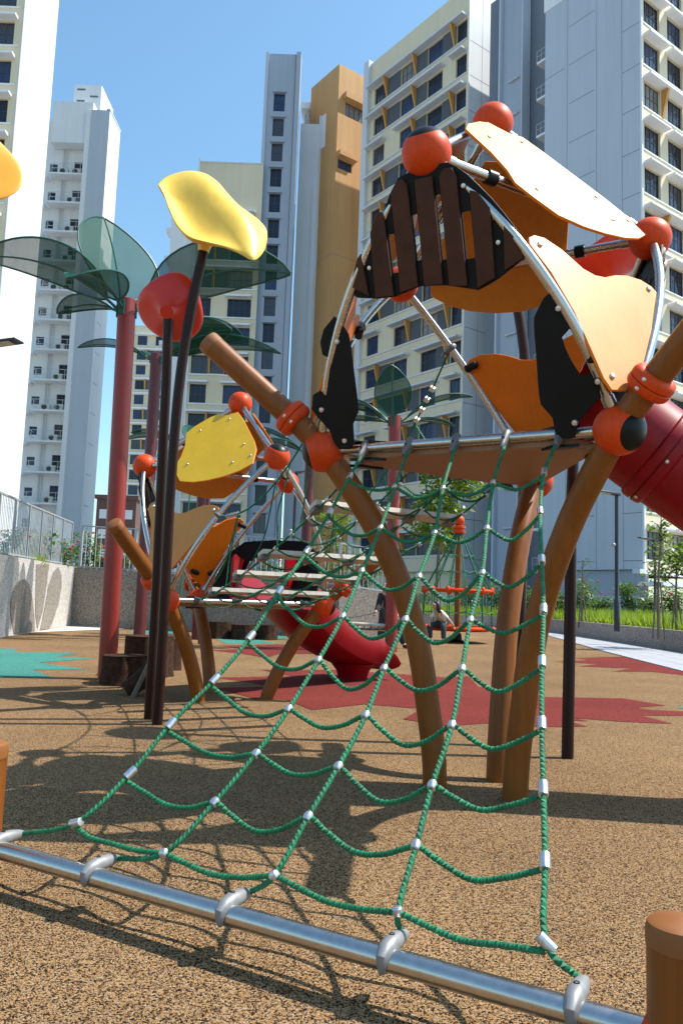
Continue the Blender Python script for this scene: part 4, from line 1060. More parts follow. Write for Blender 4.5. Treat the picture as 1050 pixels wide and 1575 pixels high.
def outline_disc(px, ctr_px, depth, nrm, th=.05, wave=None):
    nrm = V(nrm).normalized(); C0 = aty(*ctr_px, depth); u = V((0,0,1)).cross(nrm).normalized(); v = nrm.cross(u); cam0 = V((0,0,CAMH))
    poly = []
    for x, y in px:
        r = ray(x, y); q = cam0+r*((C0-cam0).dot(nrm)/r.dot(nrm))-C0; poly.append((q.dot(u), q.dot(v)))
    poly = smooth2d(poly, .03)
    def fn(b, top, d):
        rings = 10; seg = len(poly)
        for side in (1,-1):
            s0 = len(b.v)
            def S(f, k):
                a, c = poly[k][0]*f, poly[k][1]*f; z = wave(a, c)*(1-f**3); tt = th/2*math.sqrt(max(0,1-f**7))
                return C0+u*a+v*c+nrm*(z+side*tt)
            b.v.append(S(0,0))
            for i in range(1,rings+1):
                f = math.sin(math.pi/2*i/rings)
                for k in range(seg): b.v.append(S(f,k))
            for k in range(seg): a, c = s0+1+k, s0+1+(k+1) % seg; b.face((s0,a,c))
            for i in range(rings-1):
                for k in range(seg): a = s0+1+i*seg+k; c = s0+1+i*seg+(k+1) % seg; b.face((a,a+seg,c+seg,c))
        b.lathe(top-d*.03, d, [(.046,0),(.05,.03),(.06,.06),(.06,.12)], 20)
    return fn
flower_pole('flower_pole', [(242,1115),(252,950),(262,760),(275,600),(293,480),(314,382)], 6.55, 6.35, .042, 'yellow wavy petal disc on a tall dark brown pole at left', outline_disc([(243,284),(256,272),(283,265),(312,266),(335,280),(352,300),(370,318),(395,336),(410,354),(409,378),(400,394),(388,400),(370,390),(345,379),(318,372),(290,364),(272,347),(260,322),(252,300)],(322,331),6.35,(.32,-.72,.62),.055,lambda a,c: .12*math.sin(6.8*a+3.2*c+.4)), M['flower_yellow'])
flower_pole('flower_pole', [(229,1107),(241,900),(250,700),(256,580),(259,478)], 6.8, 6.5, .042, 'red bell-shaped flower on a dark pole beside the yellow disc', bell(.285,(-.02,.80,.46),.20,.4), M['flower_red'])
flower_pole('flower_pole', [(872,1167),(876,950),(879,760),(888,620),(912,510),(944,428)], 5.73, 6.0, .042, 'red flower on a dark pole behind the large dome roof', bell(.29,(-.10,.35,.9),.26,1.1), M['flower_red'])
flower_pole('flower_pole', [(794,1148),(798,1000),(804,800),(808,600),(800,500),(778,400)], 6.1, 6.5, .042, 'dark pole rising behind the deck, its flower hidden by the roof', petal_disc(.30,(0,-.3,.9),.08,.05), M['flower_yellow'])
t = flower_pole('flower_pole', [(-120,1120),(-118,900),(-110,700),(-100,480),(-62,246)], 6.4, 5.6, .042, 'orange petal disc reaching in at the upper left edge', petal_disc(.40,(.62,-.76,.12),.07,.05,1,2,.9), M['flower_orange'])

# ------------------------------------------------------------------ steel palms
def leaf(t, off, base, az, el, ln, wd, droop, roll=0.0):
    d = V((math.cos(rad(az)),math.sin(rad(az)),0)); side = V((-d.y,d.x,0)); N = 18
    cen_ = []; e = rad(el); p = V(base); st = ln/N
    for i in range(N+1):
        cen_.append(p.copy()); ee = e-rad(droop)*(i/N); p = p+(d*math.cos(ee)+V((0,0,1))*math.sin(ee))*st
    def wf(f): return wd*(math.sin(math.pi*min(1,max(0,(f-.12)/.88))**.8)**.75 if f > .12 else 0.0)
    L_, R_ = [], []
    for i, c in enumerate(cen_):
        f = i/N; tg = (cen_[min(i+1,N)]-cen_[max(i-1,0)]).normalized(); up = side.cross(tg); up = up if up.z > 0 else -up
        s_ = (side*math.cos(rad(roll))+up*math.sin(rad(roll))); w = wf(f)/2+.012
        L_.append(c+s_*w+up*(.16*w)); R_.append(c-s_*w+up*(.16*w))
    b = MB()
    for i in range(N):
        b.quad(L_[i],L_[i+1],cen_[i+1],cen_[i]); b.quad(cen_[i],cen_[i+1],R_[i+1],R_[i])
    lf = b.build('leaf', M['perf'], t, off, 80)
    b = MB(); b.tube(L_, .013, 8); b.tube(R_, .013, 8); b.build('leaf_rim', M['leafrim'], lf, off)
    b = MB(); b.tube(cen_, [.018-.009*i/N for i in range(N+1)], 8); b.build('midrib', M['leafrim'], lf, off)
def palm(base, top, label, leaves, m, r=.11):
    base = V(base); off = base.copy(); t = thing('steel_palm', off, label, 'palm sculpture')
    b = MB(); mid = base.lerp(top,.5); b.tube([base-V((0,0,.2)), base, mid, V(top)], r, 24); tr = b.build('trunk', m, t, off)
    b = MB(); b.lathe(V(top)-V((0,0,.005)), (0,0,1), [(r*.99,0),(r*.8,.02),(0,.03)], 20)
    b.build('trunk_cap', m, tr, off)
    for (az, el, ln, wd, dr, ro) in leaves:
        d = V((math.cos(rad(az)),math.sin(rad(az)),0)); leaf(t, off, V(top)+d*r*.9-V((0,0,.15)), az, el, ln, wd, dr, ro)
        b = MB(); q = V(top)+d*r*.97-V((0,0,.13)); b.obox(q, d*.02, V((-d.y,d.x,0))*.035, (0,0,.09)); b.build('leaf_bracket', M['leafrim'], t, off)
P1t = aty(196, 462, 9.74); palm((-2.74,9.74,0), P1t, 'near red steel palm with broad green mesh leaves at left', [(196,44,1.80,.66,62,26),(140,78,1.55,1.18,20,0),(8,46,2.15,.80,56,-34),(60,50,1.3,.6,60,0),(255,30,1.2,.6,70,0),(160,28,1.0,.5,50,0)], M['palm_red'])
P2b = atz(214, 985, 0); P2t = aty(241, 545, P2b.y); palm(P2b, P2t, 'maroon steel palm standing behind the near red palm', [(182,32,1.75,.62,52,0),(14,52,2.1,1.0,62,-30),(350,24,2.9,.7,46,-12),(335,34,2.0,.95,40,-30),(100,40,1.6,.7,50,0)], M['palm_dark'], .13)
P3b = atz(601, 1003, 0); P3t = aty(607, 640, P3b.y-.1); palm(P3b, P3t, 'red steel palm with mesh leaves seen under the large dome deck', [(255,72,1.2,.78,10,0),(5,44,1.75,.62,44,0),(178,34,1.7,.6,55,0),(30,20,1.5,.4,30,0),(150,50,1.5,.6,60,0),(190,5,1.4,.45,20,0)], M['palm_red'], .13)
P4b = atz(462, 985, 0); P4t = aty(478, 690, P4b.y); palm(P4b, P4t, 'maroon steel palm half hidden behind the rope bridge', [(170,40,2.0,.75,40,0),(200,24,1.6,.6,40,0),(20,40,1.5,.6,50,0),(90,50,1.5,.6,50,0)], M['palm_dark'], .13)
P5b = atz(303, 984, 0); P5t = aty(314, 692, P5b.y); palm(P5b, P5t, 'maroon steel palm hidden behind the smaller dome roof', [(165,38,2.0,.72,42,0),(120,62,1.4,.75,40,0),(15,40,1.6,.65,50,0),(190,36,1.9,.7,60,0)], M['palm_dark'], .13)

# ------------------------------------------------------------------ tree stumps
def stump(px, py, r, h, label, sd_):
    p = atz(px, py, 0); rg = random.Random(sd_); b = MB(); seg = 40; off = p.copy(); t = thing('tree_stump', off, label, 'stump', 'stepping stumps')
    ph = [rg.uniform(0,6.28) for _ in range(6)]
    def rr_(a, f): return r*(1+.05*math.sin(3*a+ph[0])+.035*math.sin(7*a+ph[1])+.03*math.sin(13*a+ph[2]+2*f)+.02*math.sin(21*a+ph[3]-3*f))*(1+.08*(1-f)**3)
    n = 8
    for i in range(n+1):
        f = i/n
        for k in range(seg): a = 2*math.pi*k/seg; q = rr_(a,f); b.v.append(p+V((q*math.cos(a),q*math.sin(a),h*f)))
    for i in range(n):
        for k in range(seg): a = i*seg+k; c = i*seg+(k+1) % seg; b.face((a,c,c+seg,a+seg))
    b.build('bark', M['bark'], t, off, 60)
    b = MB(); b.poly([p+V((rr_(2*math.pi*k/seg,1)*.96*math.cos(2*math.pi*k/seg), rr_(2*math.pi*k/seg,1)*.96*math.sin(2*math.pi*k/seg), h+.006)) for k in range(seg)]); b.poly([p+V((rr_(2*math.pi*k/seg,1)*math.cos(2*math.pi*k/seg), rr_(2*math.pi*k/seg,1)*math.sin(2*math.pi*k/seg), h-.001)) for k in range(seg)])
    b.build('cut_top', M['bark'], t, off)
stump(190,1052,.26,.32,'wide brown stump at the foot of the near red palm',1)
stump(226,1040,.30,.50,'taller stump right behind the wide one by the dark poles',2)
stump(252,1030,.22,.42,'stump tucked between dark poles and the smaller dome post',3)
stump(336,982,.30,.40,'leftmost of three low stumps behind the smaller dome',4)
stump(374,984,.28,.36,'middle of three low stumps behind the smaller dome',5)
stump(408,984,.28,.36,'rightmost of three low stumps behind the smaller dome',6)
r_ = thing('toppled_log', atz(212,1070,0), 'small split log lying beside the wide stump', 'log'); ro = atz(212,1070,0)
b = MB(); b.tube([ro+V((-.12,0,.05)),ro+V((0,.02,.14)),ro+V((.12,.05,.30))],[.09,.10,.07],14); b.build('bark', M['bark'], r_, ro)
b = MB(); b.cyl(ro+V((-.02,-.12,.0)), ro+V((.13,-.1,.36)), .025, 10); b.build('branch', M['trunk'], r_, ro)

# ------------------------------------------------------------------ small rope swing step at the back
q = atz(264, 1022, 0); q = aty(266, 1018, 17); t = thing('swing_step', (q.x,q.y,0), 'little steel step hung on a green rope before the back wall', 'swing'); qo = V((q.x,q.y,0))
b = MB(); b.cyl((q.x-.15,q.y,.12),(q.x+.15,q.y,.12),.03,12); b.build('step', M['alu'], t, qo)
b = MB(); b.tube([(q.x+.02,q.y,.12),(q.x+.10,q.y,1.4),(q.x+.16,q.y,3.4)], .014, 6); b.build('rope', M['rope'], t, qo)
b = MB(); b.cyl((q.x+.5,q.y+.3,-.1),(q.x+.5,q.y+.3,3.5),.05,12); b.cyl((q.x+.5,q.y+.3,3.42),(q.x+.1,q.y-.05,3.42),.03,10); b.build('stand', M['palm_dark'], t, qo)

# ------------------------------------------------------------------ rope carousel with the seated girl
cc = atz(702, 988, 0); t = thing('rope_carousel', cc, 'red round carousel with green rope cone and orange post top', 'carousel')
cx_, cy_ = cc.x, cc.y
b = MB(); b.lathe((cx_,cy_,-.05),(0,0,1),[(.28,0),(.28,.07),(.14,.12),(.12,.30),(.0,.30)],20); b.build('pivot', M['blackplastic'], t, cc)
b = MB(); b.cyl((cx_,cy_,.2),(cx_,cy_,3.05),.085,18); b.build('mast', M['brown'], t, cc)
b = MB(); b.lathe((cx_,cy_,3.0),(0,0,1),[(.09,0),(.17,.02),(.18,.08),(.13,.10),(.13,.13),(.18,.15),(.18,.21),(.1,.23)],20); b.build('mast_collar', M['red'], t, cc)
b = MB(); b.sphere((cx_,cy_,3.37),.15,20,14); b.build('mast_ball', M['red'], t, cc)
def ringtube(b, r, z, tr, n=48): b.tube([(cx_+r*math.cos(2*math.pi*k/n), cy_+r*math.sin(2*math.pi*k/n), z) for k in range(n+1)], tr, 8, False)
b = MB(); ringtube(b, 1.0, .40, .055); b.build('seat_ring', M['red'], t, cc)
b = MB(); b.lathe((cx_,cy_,.30),(0,0,1),[(.1,0),(.85,.02),(.93,.06),(.1,.06)],40); b.build('foot_plate', M['blackplastic'], t, cc)
b = MB(); ringtube(b, .95, 1.42, .045); b.build('upper_ring', M['red'], t, cc)
for k in range(12):
    a = 2*math.pi*k/12+.1; e = V((math.cos(a),math.sin(a),0)); c0 = V((cx_,cy_,0))
    b = MB(); b.tube([c0+e*.10+V((0,0,3.0)), c0+e*.94+V((0,0,1.42)), c0+e*.98+V((0,0,.42))], .016, 6); b.build('stay_rope', M['rope'], t, cc)
    b = MB(); b.lathe(c0+e*.95+V((0,0,1.42)), (0,0,1), [(.03,-.1),(.06,-.07),(.07,0),(.06,.07),(.03,.1)], 10); b.build('rope_joint', M['red'], t, cc)
    if k % 3 == 0: b = MB(); b.cyl(c0+e*.1+V((0,0,.36)), c0+e*.98+V((0,0,.40)), .03, 8); b.build('spoke', M['red'], t, cc)
for z, r in ((.85,.965),(1.95,.66),(2.4,.42)):
    b = MB(); n = 12
    pts = []
    for k in range(n+1):
        a = 2*math.pi*k/n+.1; pts += [V((cx_+r*math.cos(a), cy_+r*math.sin(a), z))]
        if k < n: a2 = a+math.pi/n; pts += [V((cx_+r*.94*math.cos(a2), cy_+r*.94*math.sin(a2), z-.05))]
    b.tube(crom(pts,.1), .014, 6, False); b.build('hoop_rope', M['rope'], t, cc)

# ------------------------------------------------------------------ people (skinned figures)
def figure(name, off, label, parts):
    """parts: list of (part name, material, joints{id:(pos,r)}, bones[(a,b)]); first part is the body"""
    t = thing(name, off, label, 'person'); O_ = V(off)
    for pn, m_, J, E_ in parts:
        ids = list(J); me = bpy.data.meshes.new(pn)
        me.from_pydata([(V(J[i][0])-O_)[:] for i in ids], [(ids.index(a), ids.index(c)) for a, c in E_], [])
        me.materials.append(m_); o = link(pn, me, t)
        md = o.modifiers.new('skin','SKIN'); md.use_smooth_shade = True
        sv = me.skin_vertices[0].data
        for k, i in enumerate(ids):
            r = J[i][1]; sv[k].radius = (r, r) if not isinstance(r, tuple) else r
        sv[0].use_root = True
        ss = o.modifiers.new('smooth','SUBSURF'); ss.levels = 2; ss.render_levels = 2
    return t, O_
# girl seated on the carousel edge, leaning forward
gx, gy = cx_-.52, cy_-.86
def gp(x, y, z): return V((gx+x, gy+y, z))
girl_body = {'pel':(gp(0,0,.52),.10),'wai':(gp(-.03,-.05,.64),.095),'che':(gp(-.10,-.11,.78),.10),'nek':(gp(-.18,-.15,.87),.04),'hd0':(gp(-.21,-.17,.93),.075),'hd1':(gp(-.24,-.19,1.0),.085),'hd2':(gp(-.245,-.19,1.06),.06),
 'shL':(gp(-.06,-.22,.82),.05),'elL':(gp(.10,-.36,.66),.036),'wrL':(gp(.22,-.36,.52),.028),'haL':(gp(.26,-.34,.46),.03),
 'shR':(gp(-.18,-.02,.82),.05),'elR':(gp(-.34,-.08,.66),.036),'wrR':(gp(-.36,-.20,.55),.028),'haR':(gp(-.36,-.26,.51),.03),
 'hiL':(gp(.02,-.12,.50),.08),'knL':(gp(-.02,-.42,.48),.065),'anL':(gp(-.02,-.46,.12),.042),'ftL':(gp(-.04,-.58,.05),.036),
 'hiR':(gp(-.10,.02,.50),.08),'knR':(gp(-.36,-.20,.46),.065),'anR':(gp(-.34,-.24,.12),.042),'ftR':(gp(-.40,-.34,.05),.036)}
girl_e = [('pel','wai'),('wai','che'),('che','nek'),('nek','hd0'),('hd0','hd1'),('hd1','hd2'),('che','shL'),('shL','elL'),('elL','wrL'),('wrL','haL'),('che','shR'),('shR','elR'),('elR','wrR'),('wrR','haR'),('pel','hiL'),('hiL','knL'),('knL','anL'),('anL','ftL'),('pel','hiR'),('hiR','knR'),('knR','anR'),('anR','ftR')]
def sub(d, keys, grow): return {k: (d[k][0], d[k][1]+grow) for k in keys}
parts = [('body', M['skin'], girl_body, girl_e),
 ('shirt', M['shirt'], sub(girl_body,['wai','che','shL','elL','shR','elR'],.018), [('wai','che'),('che','shL'),('shL','elL'),('che','shR'),('shR','elR')]),
 ('trousers', M['trousers'], {**sub(girl_body,['pel','hiL','knL','anL','hiR','knR','anR'],.022)}, [('pel','hiL'),('hiL','knL'),('knL','anL'),('pel','hiR'),('hiR','knR'),('knR','anR')]),
 ('shoe', M['shoe'], {'a':(gp(-.02,-.45,.07),.05),'b':(gp(-.04,-.60,.05),.045)}, [('a','b')]),
 ('shoe', M['shoe'], {'a':(gp(-.34,-.23,.07),.05),'b':(gp(-.41,-.36,.05),.045)}, [('a','b')]),
 ('hair', M['hair'], {'a':(gp(-.23,-.16,1.09),.08),'b':(gp(-.165,-.17,1.01),.105),'c':(gp(-.12,-.21,.89),.075),'d':(gp(-.10,-.24,.79),.045)}, [('a','b'),('b','c'),('c','d')])]
gt, GO = figure('person', (gx,gy,0), 'child with long dark hair in pale top, seated leaning forward on carousel', parts)
fc = gp(-.245,-.19,.99); fd = V((-.75,-.62,-.2)).normalized(); sx = V((fd.y,-fd.x,0)).normalized()
for s_ in (-1,1):
    b = MB(); b.sphere(fc+fd*.078+sx*(.032*s_)+V((0,0,.015)), .012, 8, 6); b.build('eye', M['hair'], gt, GO)
b = MB(); b.tube([fc+fd*.08+V((0,0,.02)), fc+fd*.10-V((0,0,.012)), fc+fd*.085-V((0,0,.02))], [.007,.014,.009], 8); b.build('nose', M['skin'], gt, GO)
b = MB(); b.sphere(fc+fd*.078-V((0,0,.045)), .012, 8, 6, 0, (1.5,1,.5)); b.build('mouth', M['red'], gt, GO)
for hp, dr in ((gp(.26,-.34,.46),V((.4,0,-.9))),(gp(-.36,-.26,.51),V((-.1,-.6,-.7)))):
    dr = dr.normalized(); sd_ = dr.orthogonal().normalized()
    for k in range(4): b = MB(); p = hp+sd_*(.013*(k-1.5)); b.tube([p+dr*.015, p+dr*.05, p+dr*(.068+.006*(k in (1,2)))-V((0,.008,0))], [.008,.008,.006], 7); b.build('finger', M['skin'], gt, GO)
    b = MB(); b.tube([hp+sd_*.02, hp+sd_*.04+dr*.02, hp+sd_*.045+dr*.04], [.009,.008,.006], 7); b.build('thumb', M['skin'], gt, GO)
# adult in black, mostly behind the red palm trunk, holding the net hammock's rope
ax = aty(597, 960, 18.3); ax.z = 0
def ap(x, y, z): return V((ax.x+x, ax.y+y, z))
ad = {'pel':(ap(0,0,.80),.13),'wai':(ap(-.02,-.02,.95),.12),'che':(ap(-.04,-.05,1.12),.125),'nek':(ap(-.06,-.08,1.25),.05),'hd0':(ap(-.08,-.10,1.32),.08),'hd1':(ap(-.09,-.12,1.40),.09),'hd2':(ap(-.09,-.12,1.47),.06),
 'shL':(ap(-.20,-.04,1.18),.06),'elL':(ap(-.24,-.10,.96),.045),'wrL':(ap(-.30,-.24,.82),.034),'haL':(ap(-.33,-.28,.78),.035),
 'shR':(ap(.13,-.04,1.18),.06),'elR':(ap(.20,-.04,.94),.045),'wrR':(ap(.18,-.16,.76),.034),'haR':(ap(.18,-.20,.70),.035),
 'hiL':(ap(-.12,.0,.76),.10),'knL':(ap(-.15,-.03,.42),.07),'anL':(ap(-.18,.02,.09),.048),'ftL':(ap(-.20,-.12,.05),.04),
 'hiR':(ap(.14,.0,.76),.10),'knR':(ap(.26,-.05,.42),.07),'anR':(ap(.36,.02,.09),.048),'ftR':(ap(.42,-.12,.05),.04)}
parts = [('body', M['skin'], ad, girl_e),
 ('jacket', M['blackcloth'], sub(ad,['pel','wai','che','shL','elL','wrL','shR','elR','wrR'],.02), [('pel','wai'),('wai','che'),('che','shL'),('shL','elL'),('elL','wrL'),('che','shR'),('shR','elR'),('elR','wrR')]),
 ('trousers', M['trousers'], sub(ad,['pel','hiL','knL','anL','hiR','knR','anR'],.025), [('pel','hiL'),('hiL','knL'),('knL','anL'),('pel','hiR'),('hiR','knR'),('knR','anR')]),
 ('shoe', M['blackcloth'], {'a':(ap(-.18,.03,.06),.05),'b':(ap(-.21,-.16,.05),.046)}, [('a','b')]), ('shoe', M['blackcloth'], {'a':(ap(.36,.03,.06),.05),'b':(ap(.43,-.16,.05),.046)}, [('a','b')]),
 ('hair', M['hair'], {'a':(ap(-.085,-.08,1.47),.085),'b':(ap(-.08,-.05,1.40),.10),'c':(ap(-.07,-.03,1.32),.07)}, [('a','b'),('b','c')])]
at_, ATO = figure('person', (ax.x,ax.y,0), 'adult in black clothes standing half hidden behind a red palm trunk', parts)
for hp in (ap(-.33,-.28,.78), ap(.18,-.20,.70)):
    dr = V((-.2,-.4,-.9)).normalized(); sd_ = V((1,0,0))
    for k in range(4): b = MB(); p = hp+sd_*(.016*(k-1.5)); b.tube([p, p+dr*.05, p+dr*.08+V((0,.02,0))], [.009,.009,.007], 7); b.build('finger', M['skin'], at_, ATO)
    b = MB(); b.tube([hp+sd_*.025, hp+sd_*.05+dr*.02, hp+sd_*.05+dr*.05], [.01,.009,.007], 7); b.build('thumb', M['skin'], at_, ATO)
fc = ap(-.09,-.12,1.385); fd = V((-.4,-.9,-.1)).normalized()
b = MB(); b.tube([fc+fd*.08+V((0,0,.03)), fc+fd*.112-V((0,0,.01)), fc+fd*.09-V((0,0,.02))], [.008,.015,.01], 8); b.build('nose', M['skin'], at_, ATO)
for s_ in (-1,1): b = MB(); b.sphere(fc+fd*.085+V((.9,-.4,0))*(.033*s_)+V((0,0,.025)), .012, 8, 6); b.build('eye', M['hair'], at_, ATO)

# black net hammock on low frame
hx = aty(548, 960, 17.4); ho_ = V((hx.x,hx.y,0)); t = thing('net_hammock', ho_, 'black rope net bed with pale edge bar near the adult', 'net')
b = MB(); c = ho_+V((-.05,0,0))
for s_ in (-1,1): b = MB(); b.cyl(c+V((-.85,.45*s_,.52-.06*s_)), c+V((.85,.45*s_,.48-.06*s_)), .035, 12); b.build('edge_bar', M['plank'], t, ho_)
for k in range(12): 
    x = -.8+k*.145; b = MB(); rope(b, [c+V((x,-.45,.56)), c+V((x,0,.44)), c+V((x,.45,.44))], .014, .1, False); b.build('net_strand', M['rope_dark'], t, ho_)
for k in range(7):
    y_ = -.4+k*.13; b = MB(); rope(b, [c+V((-.85,y_,.50)), c+V((0,y_,.45)), c+V((.85,y_,.48))], .014, .1, False); b.build('net_strand', M['rope_dark'], t, ho_)
for sx_ in (-.86,.86):
    for sy_ in (-.45,.45): b = MB(); b.cyl(c+V((sx_,sy_,-.05)), c+V((sx_,sy_,.56)), .04, 10); b.build('leg', M['palm_dark'], t, ho_)
b = MB(); b.tube([c+V((-.85,-.45,.56)), c+V((-.1,-.5,.68)), ap(-.33,-.28,.78)], .012, 6); b.build('pull_rope', M['rope_dark'], t, ho_)

# ------------------------------------------------------------------ lamp posts
def lamp(base, h, arm, label, w=.30):
    base = V(base); t = thing('lamp_post', base, label, 'lamp post'); arm = V(arm)
    b = MB(); b.tube([base, base+V((0,0,h*.22)), base+V((0,0,h*.23)), base+V((0,0,h))], [.085,.085,.06,.055], 16); b.build('pole', M['lamp'], t, base)
    c = base+V((0,0,h+.02)); s_ = V((-arm.y,arm.x,0)).normalized()*(w/2); a0_ = c-arm.normalized()*.08; a1_ = c+arm+V((0,0,.10))
    b = MB(); zz = V((0,0,.035)); b.hexa([a0_-s_*.8-zz, a1_-s_-zz*.4, a1_+s_-zz*.4, a0_+s_*.8-zz, a0_-s_*.7+zz, a1_-s_*.9+zz*.4, a1_+s_*.9+zz*.4, a0_+s_*.7+zz]); hd = b.build('lamp_head', M['lamp'], t, base)
    m_ = a0_.lerp(a1_,.62)-V((0,0,.034)); b = MB(); b.obox(m_, arm*.26+V((0,0,.026)), s_*.7, (0,0,.006)); b.build('lens', M['lens'], hd, base)
    b = MB(); b.sphere(base+V((-.11,-.03,h*.63)), .07, 12, 8); b.build('sensor', M['rail'], t, base)
lb = aty(948, 957, 23.5); lamp((lb.x,lb.y,.42), aty(951,762,23.5).z-.42, (-.62,-.05,0), 'dark lamp post standing in the grass bed in front of grey tower')
lb = aty(1007, 940, 33); lamp((lb.x,lb.y,.42), aty(1006,832,33).z-.42, (-.7,-.1,0), 'more distant dark lamp post among saplings at right')
lb = aty(-30, 980, 15); lamp((lb.x-.6,lb.y,0), aty(-20,536,15).z, (.95,-.2,0), 'lamp head on a post just outside the left edge', .34)
lb = aty(446, 960, 26); lamp((lb.x,lb.y,0), aty(444,728,26).z, (.55,.1,0), 'small lamp seen between the two domes')

# ------------------------------------------------------------------ trees and shrubs
def leafcloud(b, c, rx, rz, n, size, rg, mi=0, flat=.35):
    for _ in range(n):
        while True:
            v = V((rg.uniform(-1,1),rg.uniform(-1,1),rg.uniform(-1,1)))
            if v.length <= 1 and (v.length > .45 or rg.random() < .4): break
        p = V(c)+V((v.x*rx, v.y*rx, v.z*rz)); a = rg.uniform(0,6.28); d = V((math.cos(a),math.sin(a),rg.uniform(-.8,.35))).normalized(); s_ = d.cross(V((0,0,1))+V((rg.uniform(-.7,.7),rg.uniform(-.7,.7),0))).normalized()
        l = size*rg.uniform(.6,1.3); w = l*.32; k = len(b.v)
        b.v += [p, p+d*l*.45+s_*w, p+d*l-V((0,0,l*.12)), p+d*l*.45-s_*w]; b.face((k,k+1,k+2,k+3), mi)
def tree(px, depth, z0, top_px, label, rx, seed, n=500, size=.16, spread=1.0, lean=0, m_='leaf', stake=True):
    rg = random.Random(seed); p = aty(px, 940, depth); p.z = z0; h = aty(px, top_px, depth).z-z0
    t = thing('young_tree', p, label, 'tree'); b = MB(); lf = MB()
    tr = [p+V((0,0,-.1)), p+V((rg.uniform(-.05,.05),0,h*.35)), p+V((lean*.5,0,h*.65)), p+V((lean,0,h*.97))]
    b.tube(crom(tr,.2), [.05-.04*i/(len(crom(tr,.2))-1) for i in range(len(crom(tr,.2)))], 8)
    nb = int(14*spread)+6
    for k in range(nb):
        f = rg.uniform(.42,.97); q = p.lerp(p+V((lean,0,h)), f); a = rg.uniform(0,6.28); ln = rx*rg.uniform(.45,1.0)*(1.15-f*.45)
        e = q+V((math.cos(a)*ln, math.sin(a)*ln, ln*rg.uniform(.15,.7))); mid = q.lerp(e,.5)+V((0,0,.06))
        b.tube([q,mid,e], [.016,.011,.005], 5)
        leafcloud(lf, e.lerp(q,.2), ln*.42+.10, ln*.30+.08, n//nb, size, rg)
        leafcloud(lf, q.lerp(e,.45), ln*.25+.06, ln*.2+.05, n//(nb*3), size, rg)
    b.build('trunk', M['trunk'], t, p); lf.build('crown', M[m_], t, p, 180)
    if stake:
        for s_ in (-1,1): b = MB(); b.cyl(p+V((.16*s_,0,-.1)), p+V((.05*s_,0,h*.4)), .022, 8); b.build('stake', M['trunk'], t, p)
tree(672, 36, .3, 700, 'leafy young tree with wooden stakes behind the large dome net', 2.6, 11, 1500, .30, 1.8, .6)
tree(1012, 21, .42, 775, 'slim sapling with sparse leaves right of the grey tower lamp', .55, 12, 200, .14, .8, .1)
tree(1040, 22, .42, 835, 'bushy sapling at the right edge of the grass bed', .8, 13, 380, .15, 1.0)
tree(895, 30, .42, 856, 'thin staked sapling rising from shrubs left of the lamp', .5, 14, 60, .10, .5)
tree(508, 30, .0, 790, 'small bright green tree beyond the back railing between domes', 1.3, 15, 500, .2, 1.2, 0, 'leaf')
def shrub(px, depth, z0, rx, h, label, seed, nb=14, group='red-flowering shrubs', n=1100):
    rg = random.Random(seed); p = aty(px, 930, depth); p.z = z0; t = thing('flowering_shrub', p, label, 'shrub', group)
    st = MB(); lf = MB()
    for k in range(9):
        a = rg.uniform(0,6.28); e = p+V((math.cos(a)*rx*rg.uniform(.2,.8), math.sin(a)*rx*rg.uniform(.2,.8), h*rg.uniform(.6,1.0)))
        st.tube([p+V((rg.uniform(-.1,.1),rg.uniform(-.1,.1),-.05)), p.lerp(e,.5)+V((0,0,.05)), e], [.018,.013,.006], 5)
        leafcloud(lf, e, rx*.38, h*.22, n//14, .13, rg); leafcloud(lf, p.lerp(e,.6), rx*.34, h*.25, n//16, .13, rg)
    st.build('stems', M['trunk'], t, p); lf.build('foliage', M['leaf2'], t, p, 180)
    for k in range(nb):
        a = rg.uniform(0,6.28); f = rg.uniform(.3,1); q = p+V((math.cos(a)*rx*.85*f, math.sin(a)*rx*.85*f-.1, h*rg.uniform(.55,1.1)))
        b = MB(); b.sphere(q, rg.uniform(.035,.06), 7, 5, 0, (1,1,.7)); b.build('bloom', M['bloom'], t, p)
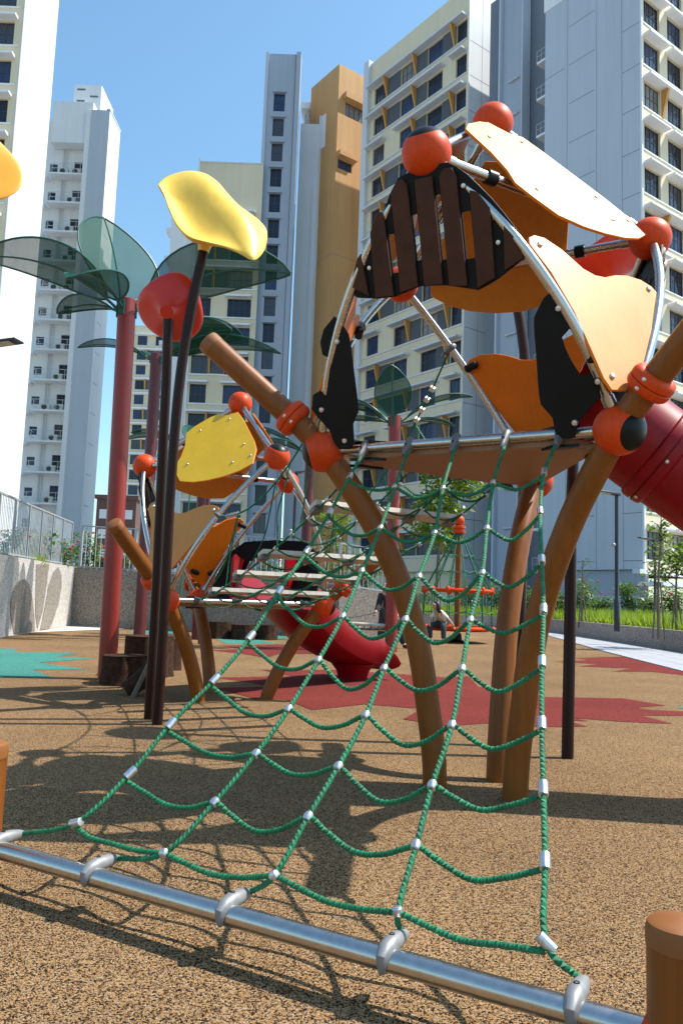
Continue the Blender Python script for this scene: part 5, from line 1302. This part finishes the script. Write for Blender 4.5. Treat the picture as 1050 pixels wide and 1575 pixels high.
for i, (px, dp, rx, h, lb_) in enumerate([(862,37,.9,1.35,'first red-flowering shrub right of the tall curved post'),(896,35,1.15,1.75,'large red-flowering shrub just left of the lamp post'),(926,39,.9,1.3,'red-flowering shrub directly behind the lamp post'),(974,34,1.0,1.6,'round red-flowering shrub just right of the lamp post'),(1004,37,.8,1.1,'low red-flowering shrub below the slim sapling'),(1038,33,1.0,1.5,'red-flowering shrub at the right frame edge'),(765,40,1.2,1.7,'red-flowering shrub right of the carousel mast'),(722,41,1.3,1.8,'red-flowering shrub behind the carousel mast'),(640,42,1.2,1.5,'shrub behind the carousel, left of its mast'),(812,38,1.1,1.5,'red-flowering shrub between the two right posts')]):
    shrub(px, dp, .42, rx, h, lb_, 40+i, 9)
for i, (px, dp, h, lb_) in enumerate([(14,19.5,.85,'red-flowering hedge plant behind the railing at left edge'),(45,21.0,.9,'red-flowering plant behind the middle of the left railing'),(80,22.8,.8,'red-flowering plant behind the left railing near its end'),(100,24.4,.8,'flowering plant behind the corner of the left railing')]):
    p = aty(px, 900, dp); shrub(px, dp, 1.6, .75, h, lb_, 60+i, 8, 'plants behind the left railing', 300)
for i, (px, dp, h, lb_) in enumerate([(128,25.5,1.5,'tall leafy shrub with red blooms behind the back railing at left'),(165,26,1.1,'leafy shrub behind the red palm trunk beyond the railing'),(420,26,1.0,'leafy shrub beyond the railing behind the rope bridge'),(560,26,1.1,'leafy shrub beyond the railing left of the front post')]):
    shrub(px, dp, 1.3, .8, h, lb_, 70+i, 8, 'plants behind the back railing', 420)
b = MB(); e0 = p0-nW*.3; e1 = p0+dW*16-nW*.3; b.poly([(e0.x,e0.y+.3,1.4),(-3.5,23.0,1.3),(0,22.6,1.3),(1.3,23.7,1.2),(1.8,34,1.2),(-24,36,1.3),(-24,10,1.5),(e1.x,e1.y,1.5)]); struct(b.build('raised_bed', M['soil']))
rg = random.Random(5); b = MB()
for i in range(2600):
    f = rg.uniform(0,.62); q = p0+dW*(f*15)-nW*rg.uniform(.30,.75); h = rg.uniform(.1,.4); a = rg.uniform(0,6.28)
    if rg.random() < .12: q = p0+dW*(3.6+rg.gauss(0,.25))-nW*rg.uniform(.05,.3)
    k = len(b.v); dx = V((math.cos(a),math.sin(a),0)); b.v += [q+V((-.012,0,1.55)), q+V((.012,0,1.55)), q+dx*rg.uniform(.05,.25)+V((0,0,1.6+h))]; b.face((k,k+1,k+2))
o = b.build('grass_tufts', M['grass']); o['kind'] = 'stuff'; o['label'] = 'grass tufts growing behind the left railing'; o['category'] = 'grass'
